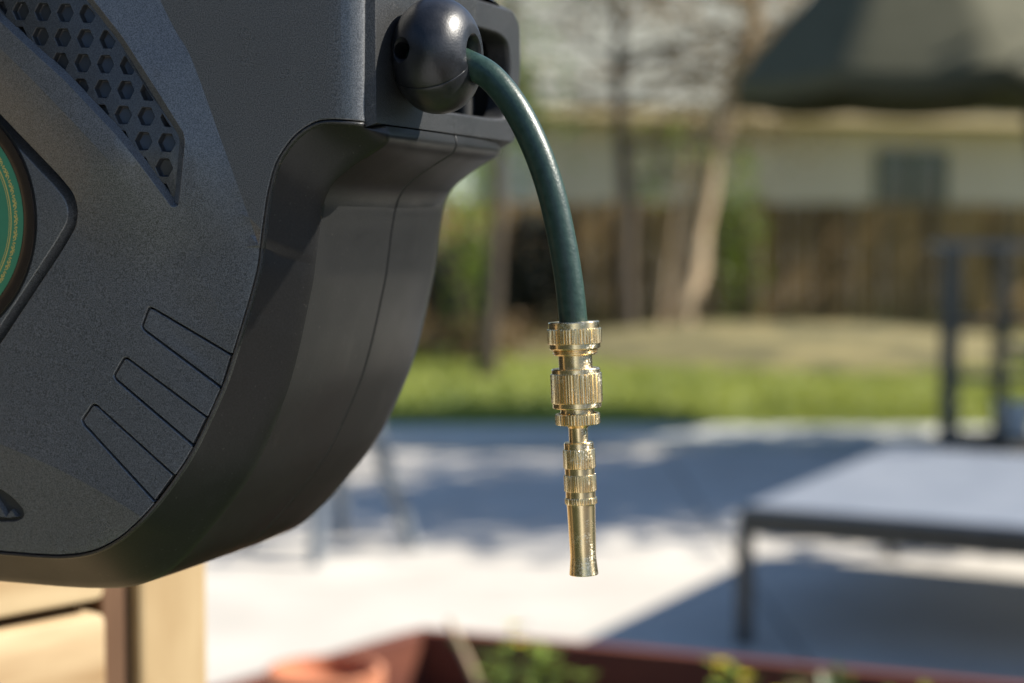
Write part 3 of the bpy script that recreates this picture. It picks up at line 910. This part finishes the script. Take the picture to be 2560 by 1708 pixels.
COVER = inset(L0s, 1.25)
REC = round_poly([(-240, 109), (-228, 116), (-214, 110), (-185.2, 81.1), (-163.2, 55.8), (-136.7, 18.7), (-121.5, -3.2), (-120.5, -9), (-125.4, -47.6), (-130.5, -48.4), (-153.5, -21), (-169.8, -3.3), (-206.2, 31), (-243.5, 61.3), (-266, 80.5), (-266, 90)], 2.2, 3)
RIBS = [[(-88.9, -136.7), (-144.5, -108.8), (-148.3, -108.6), (-153.8, -120.9), (-152, -124.2), (-96.8, -159.4)],
        [(-106.2, -175.5), (-163.1, -140.0), (-166.6, -140.2), (-174.2, -151.8), (-172.9, -155.2), (-117.2, -195.1)],
        [(-129.5, -212.4), (-185.8, -170.0), (-189.7, -169.9), (-198.2, -180.7), (-196.5, -184.2), (-145.0, -231.3)]]
def round_some(poly, rad, keep, n=3):
    full = round_poly(poly, rad, n); m_ = n + 1
    return [q for i in range(len(poly)) for q in ([poly[i]] if i in keep else full[i * m_:(i + 1) * m_])]
RIBS = [round_some(p, 2.2, (0, 5)) for p in RIBS]
PKR = [(-198.6, -60), (-208.8, -74.5), (-257.2, -135.2), (-272, -148), (-312, -152)]
PKT = [(-312, 46), (-285, 40), (-253.9, 11.7), (-209.2, -28.9), (-200.0, -39), (-196.8, -49.5)]
half = PKT + PKR
POCKET = round_poly(half + [mir(p) for p in reversed(half[1:-1])], 6, 4)
EMB = round_poly([(-275, -228), (-260, -226.4), (-250.1, -231.8), (-241.4, -239.3), (-240.6, -245), (-247.3, -248.6), (-275, -250)], 3, 3)
REC2 = [mir(p) for p in REC]
bm, P2 = cdt_sheet(COVER, [REC, REC2, POCKET, EMB] + RIBS, [C1s, C2s, C3s, [mir(p) for p in C2s], [mir(p) for p in C3s]] + [[(q, 104), (q, .3)] for q in (-25, -20, -16, -13, -10.5, -8.5, -6.8, -5.3, -4.1, -3.1, -2.2, -1.5)], 8.0, putc)
for e in bm.edges:
    a, b = e.verts
    if a in P2 and b in P2 and P2[a][0] > -26 and P2[b][0] > -26: e.smooth = True
skirt(bm, P2, COVER, [(.35, .12), (.62, .45), (.72, 1.1), (.72, 11)], putb)
for h in (REC, REC2): skirt(bm, P2, h, [(.25, .1), (.6, .5), (4.6, 5.2), (5.4, 6.2)], lambda x, y, bk, rf: cov(x, y, H(*rf) - bk))
skirt(bm, P2, POCKET, [(.2, .1), (.5, .6), (.6, 14)], putb)
skirt(bm, P2, EMB, [(.3, .15), (.7, .7), (1.6, 3.4)], putb)
for rb in RIBS: skirt(bm, P2, rb, [(.25, .1), (.5, .4), (.6, 4.2)], putb)
def sharpen(bm, deg):
    bmesh.ops.recalc_face_normals(bm, faces=bm.faces[:])
    for e in bm.edges:
        if len(e.link_faces) == 2 and e.calc_face_angle(0) > R(deg): e.smooth = False
sharpen(bm, 14)
cover = from_bm('front_cover', bm, M['cover'], reel, smooth=True)

# vent panels with hexagonal cells
FLOOR = inset(REC, 3.4)
HEXC = []
for j in range(-3, 8):
    for i in range(-3, 8):
        cx, cy = -204.5 + 16.25 * i - 2.05 * j, 72.3 - 1.25 * i - 15.0 * j
        hx = [(cx + 6.6 * math.cos(R(60 * k - 3)), cy + 6.6 * math.sin(R(60 * k - 3))) for k in range(6)]
        hull = inset(REC, 3.9)
        cl_ = clip(hx, hull) if False else None
        HEXC.append(hx)
# convex version of the floor for clipping the cells at its border
FC = [(-229, 109), (-216, 106), (-189, 79), (-167, 53), (-140.3, 15.5), (-125.4, -5.2), (-124.9, -9), (-128.6, -40.5), (-131.2, -40.5), (-149.6, -17), (-165.6, .6), (-202, 34.8), (-239.2, 65.4), (-258, 81), (-258, 88)]
def hull2(pts):
    pts = sorted(set(pts))
    def half_(ps):
        o = []
        for p in ps:
            while len(o) > 1 and (o[-1][0] - o[-2][0]) * (p[1] - o[-2][1]) - (o[-1][1] - o[-2][1]) * (p[0] - o[-2][0]) <= 0: o.pop()
            o.append(p)
        return o
    return half_(pts)[:-1] + half_(pts[::-1])[:-1]
FCH = hull2(FC)
cells = []
for hx in HEXC:
    c = clip(hx, inset(FCH, .5))
    if len(c) >= 3 and abs(area(c)) > 14: cells.append(round_poly(c, .7, 2))
def putf(x, y): return cov(x, y, H(x, y) - 5.2)
def putfb(x, y, back, ref): return cov(x, y, H(*ref) - 5.2, back)
def vent(flip):
    fl = (lambda ps: [mir(p) for p in ps]) if flip else (lambda ps: ps)
    oc = fl(round_poly(FCH, 1.0, 2))
    hl = [fl(c) for c in cells]
    bm, P2 = cdt_sheet(inset(oc, -1.2), hl, [], 9.0, putf)
    for c in hl: skirt(bm, P2, c, [(.12, .1), (.35, .45)], putfb)
    sharpen(bm, 14)
    vp = from_bm('vent_panel', bm, M['vent'], reel, smooth=True)
    for c in hl:
        b = MB()
        c2 = inset(c, .35); n = len(c2)
        vs = [putfb(x, y, .45, (x, y)) for x, y in c2] + [putfb(x, y, 4.4, (x, y)) for x, y in inset(c2, .25)] + [putfb(x, y, 4.8, (x, y)) for x, y in inset(c2, .7)]
        b.add(vs, [(i, (i + 1) % n, n + (i + 1) % n, n + i) for i in range(n)] + [(n + i, n + (i + 1) % n, 2 * n + (i + 1) % n, 2 * n + i) for i in range(n)] + [tuple(2 * n + i for i in range(n))])
        b.build('hexagon_cell', M['cell'], vp, smooth=True, angle=35)
vent(False)
vent(True)
# raised ribs
for rb in RIBS:
    pr = inset(rb, 2.35)
    bm, P2 = cdt_sheet(pr, [], [], 7.0, lambda x, y: cov(x, y, H(x, y), .35))
    skirt(bm, P2, pr, [(.25, .1), (.5, .4), (.6, 4)], lambda x, y, bk, rf: cov(x, y, H(*rf), .35 + bk))
    sharpen(bm, 14)
    from_bm('rib_panel', bm, M['cover'], reel, smooth=True)
# badge: pocket floor, plate, ring, green disc, gold ornament
def slab(name, poly, t0, bev, depth, m, parent):
    bm, P2 = cdt_sheet(inset(poly, bev), [], [], 30, lambda x, y: cov(x, y, -t0))
    skirt(bm, P2, inset(poly, bev), [(bev * .5, bev * .15), (bev * .85, bev * .5), (bev, bev), (bev + depth * .2, depth)], lambda x, y, bk, rf: cov(x, y, -t0, bk), tol=.2)
    return from_bm(name, bm, m, parent, smooth=True, angle=40)
hplate = -H(-225, -50)
plate = slab('badge_plate', inset(POCKET, 7.2), hplate - 1.2, .9, 13, M['cover'], reel)
MB().add([cov(x, y, -(hplate + 12.5)) for x, y in inset(POCKET, -2)], [tuple(range(len(POCKET)))]).build('pocket_floor', M['dark'], reel)
def disc(name, cx, cy, prof, m, parent, n=96):
    vs = []; fs = []
    for (r_, t_) in prof:
        for k in range(n):
            a = 6.28318 * k / n
            vs.append(cov(cx + r_ * math.cos(a), cy + r_ * math.sin(a), -t_))
    for i in range(len(prof) - 1):
        fs += [(i * n + k, i * n + (k + 1) % n, (i + 1) * n + (k + 1) % n, (i + 1) * n + k) for k in range(n)]
    fs.append(tuple(range((len(prof) - 1) * n, len(prof) * n)))
    return MB().add(vs, fs).build(name, m, parent, smooth=True, angle=30)
BC, BU, BT = -310.0, -55.0, hplate - 1.2
disc('badge_groove', BC, BU, [(82.6, BT - .05), (82.2, BT - .02), (80.2, BT - .02)], M['dark'], reel)
bring = disc('badge_ring', BC, BU, [(80.8, BT + .4), (80.8, BT - .8), (80.2, BT - 1.3), (78.5, BT - 1.5), (73, BT - .9), (72.4, BT - .5)], M['gloss'], reel)
disc('badge_label', BC, BU, [(72.2, BT - .4), (72.2, BT - .85), (72.0, BT - .9)], M['green_label'], reel, 128)
LT = BT - .9
def annulus(r0, r1, name, m, t_):
    n = 128
    vs = [cov(BC + r_ * math.cos(6.28318 * k / n), BU + r_ * math.sin(6.28318 * k / n), -tt) for (r_, tt) in ((r0, t_ + .1), (r0, t_), (r1, t_), (r1, t_ + .1)) for k in range(n)]
    fs = [(i * n + k, i * n + (k + 1) % n, (i + 1) * n + (k + 1) % n, (i + 1) * n + k) for i in range(3) for k in range(n)]
    MB().add(vs, fs).build(name, m, reel)
annulus(62.6, 63.4, 'gold_ring', M['gold_print'], LT - .08)
annulus(61.4, 61.8, 'gold_ring', M['gold_print'], LT - .08)
def flourish():
    b = MB()
    def stroke(pts, w=.42):
        pts = [Vector(p) for p in catmull(pts, 5)]
        vs = []
        for i, p in enumerate(pts):
            d = (pts[min(i + 1, len(pts) - 1)] - pts[max(i - 1, 0)]).normalized()
            n = Vector((-d.y, d.x)); ww = w * (.55 + .45 * math.sin(math.pi * i / (len(pts) - 1)))
            vs += [P3(*(p + n * ww), 0), P3(*(p - n * ww), 0)]
        b.add(vs, [(2 * i, 2 * i + 1, 2 * i + 3, 2 * i + 2) for i in range(len(pts) - 1)])
    # local frame: x tangential, y radial outwards
    stroke([(-3.9, .6), (-3.2, 2.2), (-1.9, 2.6), (-1.2, 1.6), (-1.9, .9), (-2.5, 1.4)])
    stroke([(3.9, .6), (3.2, 2.2), (1.9, 2.6), (1.2, 1.6), (1.9, .9), (2.5, 1.4)])
    stroke([(-1.2, .6), (0, 2.4), (1.2, .6)], .35)
    stroke([(-.9, 3.6), (0, 2.6), (.9, 3.6)], .35)
    stroke([(-5.0, 1.0), (-4.4, 2.0), (-5.0, 3.0)], .3)
    stroke([(-4.4, 1.0), (-5.0, 2.0), (-4.4, 3.0)], .3)
    return b.v, b.f
fv, ff = flourish()
fme = bpy.data.meshes.new('gold_flourish'); fme.from_pydata(fv, [], ff); fme.materials.append(M['gold_print'])
NF = 42
for k in range(NF):
    a = 2 * math.pi * k / NF
    o = bpy.data.objects.new('gold_flourish', fme); COL.objects.link(o); o.parent = reel
    o.location = cov(BC + 64.6 * math.cos(a), BU + 64.6 * math.sin(a), -(LT - .09))
    o.rotation_euler = (0, -(a - math.pi / 2), 0)
# embossed mark in its pocket at lower left
HE = H(-258, -238)
MB().add([cov(x, y, H(x, y), 2.6) for x, y in inset(EMB, -.3)], [tuple(range(len(EMB)))]).build('mark_floor', M['cell'], reel)
for (a, b_, c_) in (((-273, -246), (-253, -246.5), (-263, -231)), ((-256, -246.4), (-246.5, -245.0), (-250.5, -240))):
    cx, cy = (a[0] + b_[0] + c_[0]) / 3, (a[1] + b_[1] + c_[1]) / 3
    lo = [cov(*q, HE, 3.0) for q in (a, b_, c_)]
    hi = [cov(q[0] * .8 + cx * .2, q[1] * .8 + cy * .2, HE, -.4) for q in (a, b_, c_)]
    MB().add(lo + hi, [(0, 1, 4, 3), (1, 2, 5, 4), (2, 0, 3, 5), (3, 4, 5)]).build('raised_mark', M['cover'], reel)

# ---- lower shell: lip, sloping band and side panel lofted between the two outlines
def loft_rows(rows, name, m, angle=28, cap=False):
    n = len(rows[0]); vs = [v for r_ in rows for v in r_]
    fs = [(i * n + k, i * n + k + 1, (i + 1) * n + k + 1, (i + 1) * n + k) for i in range(len(rows) - 1) for k in range(n - 1)]
    if cap:
        fs.append(tuple((len(rows) - 1) * n + k for k in range(n)))
    b = MB(); b.v = vs; b.f = fs
    o = b.build(name, m, reel, smooth=True, angle=angle)
    bm = bmesh.new(); bm.from_mesh(o.data); bmesh.ops.recalc_face_normals(bm, faces=bm.faces[:]); bm.to_mesh(o.data); bm.free()
    return o
def off(line, d):
    out = []
    for i, p in enumerate(line):
        a, b = Vector(line[max(0, i - 1)]), Vector(line[min(len(line) - 1, i + 1)])
        e = (b - a).normalized(); n = Vector((e.y, -e.x))        # outward for this winding
        if i > 3 and False: pass
        out.append((p[0] + n.x * d, p[1] + n.y * d))
    return out
# winding: the outline starts at the arm, runs down and round the bottom -> outward side
_t = off(L0s, 1.0)
SGN = 1 if abs(area(_t)) > abs(area(L0s)) else -1
HL = [H(x, y) for x, y in inset(L0s, 1.5)]
def row_l(d, t_): return [cov(x, y, h, t_) for (x, y), h in zip(off(L0s, SGN * d), HL)]
def row_p(d, t_): return [P3(x, y, t_) for (x, y) in off(Ps, SGN * d)]
def draft(row, k): return [(x + k * mm * (1 if z > -.012 and x > -.01 else 0), y, z) for x, y, z in row]
def mixrow(f, d, t_, dt=0):
    out = []
    a, b = off(L0s, SGN * 2.6), off(Ps, SGN * d)
    for (p, q, h) in zip(a, b, HL):
        p3 = Vector(cov(p[0], p[1], h, 1.6))
        out.append(tuple(p3.lerp(Vector(P3(q[0], q[1], t_)), f)))
    return out
rows = [row_l(.15, 8), row_l(.15, .3), row_l(.45, -.35), row_l(1.1, -.75), row_l(1.9, -.4), row_l(2.4, .3), row_l(2.6, 1.6)]
loft_rows(rows, 'rim_lip', M['housing'])
rows = [row_l(2.6, 1.6)] + [mixrow(f, 0, 22.5) for f in (.25, .5, .75, .93)]
rows += [row_p(-.1, 23.6), row_p(0, 26), row_p(.3, 60), row_p(.4, 100), row_p(.3, 128.2), row_p(-.1, 128.8), row_p(-.9, 129.2)]
front_shell = loft_rows(rows, 'front_shell', M['shell'])
rows = [row_p(-.9, 130.0), row_p(.1, 130.5), row_p(.5, 131.2), row_p(.3, 170), row_p(-.6, 208), row_p(-3, 222), row_p(-9, 232), row_p(-20, 237), row_p(-60, 240)]
loft_rows(rows, 'rear_shell', M['shell'], cap=True)
# ---- hose guide housing: the flat side of the arm with its roller slot
SLOT = round_poly([(66, 12.5), (196, 13.2), (222, 15), (231, 30), (231.5, 55), (226, 70.5), (208, 75), (66, 75)], 14, 5)
SIDE = round_poly([(12.4, .9), (236, .9), (243, 10), (249, 60), (247, 84), (236, 91.5), (12.4, 90)], 3.0, 3)
SIDE[0:4] = [(12.4, .9)]
def puts(x, y): return P3(.4 + .022 * x, y, x)
def putsb(x, y, back, rf): return P3(.4 + .022 * rf[0] - back, y, x)
bm, P2 = cdt_sheet(SIDE, [SLOT], [], 9.0, puts)
skirt(bm, P2, SIDE, [(.3, .15), (.7, .8), (3.0, 5), (6.5, 12)], putsb, tol=.1)
skirt(bm, P2, SLOT, [(.4, .2), (1.3, 1.2), (1.9, 3.0), (2.2, 16)], putsb)
sharpen(bm, 14)
housing = from_bm('guide_housing', bm, M['housing'], reel, smooth=True)
q = [P3(r_, u_, t_) for r_ in (-46, -2.5) for u_ in (4, 86) for t_ in (16, 240)]
MB().add(q, [(0, 1, 3, 2), (0, 4, 5, 1), (2, 3, 7, 6), (0, 2, 6, 4), (1, 5, 7, 3)]).build('inner_wall', M['dark'], reel)
for (t_, u0, u1) in ((222, 2, 88), (60, 2, 88)):
    MB().tube([P3(-28, u0, t_), P3(-28, u1, t_)], .0085, 20).build('guide_roller', M['dark'], reel, smooth=True, angle=40)
# bracket from the back of the reel to the timber post
wq = Matrix.Translation(RO) @ Matrix.Rotation(TH, 4, 'Z')
pw = wq.inverted() @ Vector((-.36, 1.74, 1.5))
pw2 = wq.inverted() @ Vector((-.36, 1.74, 1.62))
MB().tube([P3(-250, -20, 239), (pw2 + (P3(-250, -20, 239) - pw2) * .4 if False else pw2)], .014, 10).tube([P3(-250, -150, 239), pw], .014, 10).build('wall_bracket', M['shell'], reel)

# ------------------------------------------------------------------ hose with stopper ball
hose = empty('garden_hose', RO, TH)
tag(hose, 'dark green garden hose curving down from the reel', 'hose')
BCr, BCt, BCu = 22.0, 56.0, 43.3
hp = [(-30, 43.3), (0, 43.2), (30, 41.2), (42.5, 37.4), (57.0, 28.8), (72.3, 10.3), (84.9, -13.2), (94.5, -39.2), (101.3, -67.6), (105.9, -93.5), (108.6, -116.8), (109.2, -126)]
hpts = catmull(hp, 8)
hz = MB().tube([P3(r_, u_, BCt) for r_, u_ in hpts], .00845, 40)
hz.build('hose_tube', M['hose'], hose, smooth=True, angle=50)
def ball():
    n = 120
    prof = []
    # end hole (outer), flared; then ellipsoid from outer end to inner end
    prof += [(9.6, 6.0), (9.7, 17.5), (10.4, 20.4), (11.4, 22.3), (12.8, 23.4)]
    a0 = math.acos(min(1, 23.4 / 25.4))
    for k in range(1, 40):
        th = a0 + (math.pi * .93 - a0) * k / 39
        e = 2.25
        c, s = math.cos(th), math.sin(th)
        rr = 35.0 * abs(s) ** (2 / e); xx = 25.4 * (1 if c > 0 else -1) * abs(c) ** (2 / e)
        if k == 1 and rr < 13.0: continue
        prof.append((rr, xx))
    prof += [(9.7, -24.0), (9.6, 0)]
    vs = []; fs = []
    seam = (R(-38), R(142))
    angs = []
    for s in seam:
        angs += [s - .02, s - .009, s, s + .009, s + .02]
    k = 0
    for i in range(n):
        a = 2 * math.pi * i / n
        if all(abs(math.atan2(math.sin(a - s), math.cos(a - s))) > .03 for s in seam): angs.append(a)
    angs = sorted([(a % (2 * math.pi)) for a in angs])
    n = len(angs)
    for (r_, x_) in prof:
        for a in angs:
            dd = min(abs(math.atan2(math.sin(a - s), math.cos(a - s))) for s in seam)
            q = r_ - (.55 if dd < .004 else (.12 if dd < .012 else 0)) * (1 if r_ > 12 else 0)
            # angle 0 towards the viewer (-t), pi/2 up
            vs.append(P3(BCr + x_, BCu + q * math.sin(a), BCt - q * math.cos(a)))
    for i in range(len(prof) - 1):
        fs += [(i * n + k, i * n + (k + 1) % n, (i + 1) * n + (k + 1) % n, (i + 1) * n + k) for k in range(n)]
    fs += [((len(prof) - 1) * n + k, (len(prof) - 1) * n + (k + 1) % n, (k + 1) % n, k) for k in range(n)]
    b = MB(); b.v = vs; b.f = fs
    o = b.build('stopper_ball', M['rubber'], hose, smooth=True, angle=40)
    bm = bmesh.new(); bm.from_mesh(o.data); bmesh.ops.recalc_face_normals(bm, faces=bm.faces[:]); bm.to_mesh(o.data); bm.free()
    # screw holes bored from the front face of the ball
    for (dx, du) in ((-11.5, 1.0),):
        c = MB().lathe([(0, -.060), (.0052, -.060), (.0052, -.0301), (.0060, -.0292), (.0078, -.0270), (.0078, .0), (0, 0)], 40)
        me = bpy.data.meshes.new('bore'); me.from_pydata(c.v, [], c.f)
        bm = bmesh.new(); bm.from_mesh(me); bmesh.ops.remove_doubles(bm, verts=bm.verts[:], dist=1e-7)
        # tool axis z -> towards the viewer (-t); its z = 0 end lies outside the ball
        bmesh.ops.transform(bm, matrix=Matrix.Translation(Vector(P3(BCr + dx, BCu + du, BCt)) + Vector((0, -.058, 0))) @ Matrix.Rotation(R(90), 4, 'X'), verts=bm.verts[:])
        bmesh.ops.recalc_face_normals(bm, faces=bm.faces[:])
        bm.to_mesh(me); bm.free()
        return o, me
ballo, bore = ball()
def bool_cut(o, me):
    t = bpy.data.objects.new('bore_tool', me); COL.objects.link(t)
    t.matrix_world = Matrix.Translation(RO) @ Matrix.Rotation(TH, 4, 'Z')
    md = o.modifiers.new('bore', 'BOOLEAN'); md.object = t; md.operation = 'DIFFERENCE'; md.solver = 'EXACT'
    bpy.context.view_layer.update()
    dg = bpy.context.evaluated_depsgraph_get()
    nm = bpy.data.meshes.new_from_object(o.evaluated_get(dg))
    o.modifiers.clear(); o.data = nm
    bpy.data.objects.remove(t)
bool_cut(ballo, bore)

# ------------------------------------------------------------------ brass connector and nozzle (lathe about a tilted axis)
NZ0 = Vector(P3(108.9, -116.3, BCt)); NZ1 = Vector(P3(115.6, -268.3, BCt))
wz0 = wq @ NZ0
axis = (wq.to_3x3() @ (NZ1 - NZ0)).normalized()
qn = (-axis).to_track_quat('Z', 'Y')          # local z up along the nozzle, 0 at the hose end, negative downwards
def brass_root(name, label, cat):
    o = empty(name, wz0)
    o.rotation_mode = 'QUATERNION'; o.rotation_quaternion = qn
    return tag(o, label, cat)
def ring(name, prof, parent, n=96, m=None):
    return MB().lathe([(r_ * mm, -d * mm) for r_, d in prof], n).build(name, m or M['brass'], parent, smooth=True, angle=25)
def knurl(name, r_, d0, d1, count, parent, depth=.85, ch=.45):
    """ring with milled vertical grooves"""
    b = MB(); n = count * 6
    shape = [0, .0, .15, 1, 1, .15]
    rnd = random.Random(int(d0 * 10))
    var = [rnd.uniform(.8, 1.15) for _ in range(count)]
    rows = [(r_ - depth - .9, d0, 0), (r_ - ch - .05, d0, .35), (r_, d0 + ch, 1), (r_, d1 - ch, 1), (r_ - ch - .05, d1, .35), (r_ - depth - .9, d1, 0)]
    vs = []
    for (q, d, g) in rows:
        for k in range(n):
            a = 2 * math.pi * (k + .2 * math.sin(k * 1.7)) / n
            rr = q - depth * g * shape[k % 6] * var[k // 6]
            vs.append((rr * mm * math.cos(a), rr * mm * math.sin(a), -d * mm))
    fs = [(i * n + k, i * n + (k + 1) % n, (i + 1) * n + (k + 1) % n, (i + 1) * n + k) for i in range(len(rows) - 1) for k in range(n)]
    b.v = vs; b.f = fs
    return b.build(name, M['brass'], parent, smooth=True, angle=30)
con = brass_root('hose_connector', 'brass quick connector with ribbed rings at the end of the hose', 'connector')
ring('hose_nut', [(8.0, 3), (9.0, .3), (9.6, 0), (14.8, 0), (15.3, .5), (15.3, 4.2), (14.6, 4.2)], con)
knurl('ribbed_ring', 16.2, 4.0, 13.1, 54, con)
ring('nut_skirt', [(14.2, 12.9), (15.3, 12.9), (15.3, 15.7), (14.8, 16.2), (12.6, 16.3)], con)
ring('thread', [(12.9, 16.1), (12.9, 16.7), (13.7, 17.1), (13.7, 17.4), (12.8, 17.8), (12.8, 18.1), (13.5, 18.5), (13.5, 18.9), (12.6, 19.3), (12.2, 19.8), (9.6, 19.9)], con)
ring('neck', [(10.1, 19.5), (10.1, 28.2)], con)
ring('sleeve_lip', [(9.8, 28.0), (13.9, 27.7), (14.6, 28.3), (14.6, 30.9), (13.6, 31.0)], con)
knurl('ribbed_sleeve', 15.4, 30.6, 48.3, 54, con, .85)
ring('sleeve_skirt', [(13.8, 48.1), (14.6, 48.2), (14.6, 50.9), (14.1, 51.4), (9.8, 51.5)], con)
noz = brass_root('spray_nozzle', 'slim brass spray nozzle hanging from the connector', 'nozzle')
ring('tail_neck', [(10.1, 51.6), (10.1, 55.0)], noz)
knurl('tail_ring', 13.4, 54.7, 61.2, 46, noz)
ring('stem', [(11.5, 61.0), (9.0, 61.5), (6.6, 62.4), (5.75, 63.4), (5.65, 64.5), (5.65, 72.3)], noz)
ring('body_lip', [(5.4, 72.1), (8.3, 71.9), (8.8, 72.4), (8.8, 76.3), (8.2, 76.4)], noz)
knurl('grip_ring', 9.65, 76.0, 87.5, 44, noz, .5, .35)
ring('grip_groove', [(9.0, 87.3), (9.0, 91.5)], noz)
knurl('grip_ring', 9.7, 91.3, 101.3, 44, noz, .5, .35)
ring('grip_groove', [(8.95, 101.1), (8.95, 105.3)], noz)
knurl('grip_ring', 9.7, 105.1, 109.0, 38, noz, .5, .35)
ring('barrel', [(8.0, 108.8), (8.65, 109.0), (8.5, 112), (8.35, 118), (8.1, 128), (7.85, 137), (7.8, 140.6), (7.95, 143), (8.3, 147), (8.7, 150.6), (8.75, 151.2), (8.5, 151.6), (7.2, 151.5), (6.4, 149), (5.0, 143)], noz)
MB().lathe([(r_ * mm, -d * mm) for r_, d in [(5.2, 142.8), (3.0, 144), (0.0005, 144.2)]], 32).build('spout_core', M['brass'], noz, smooth=True, angle=30)
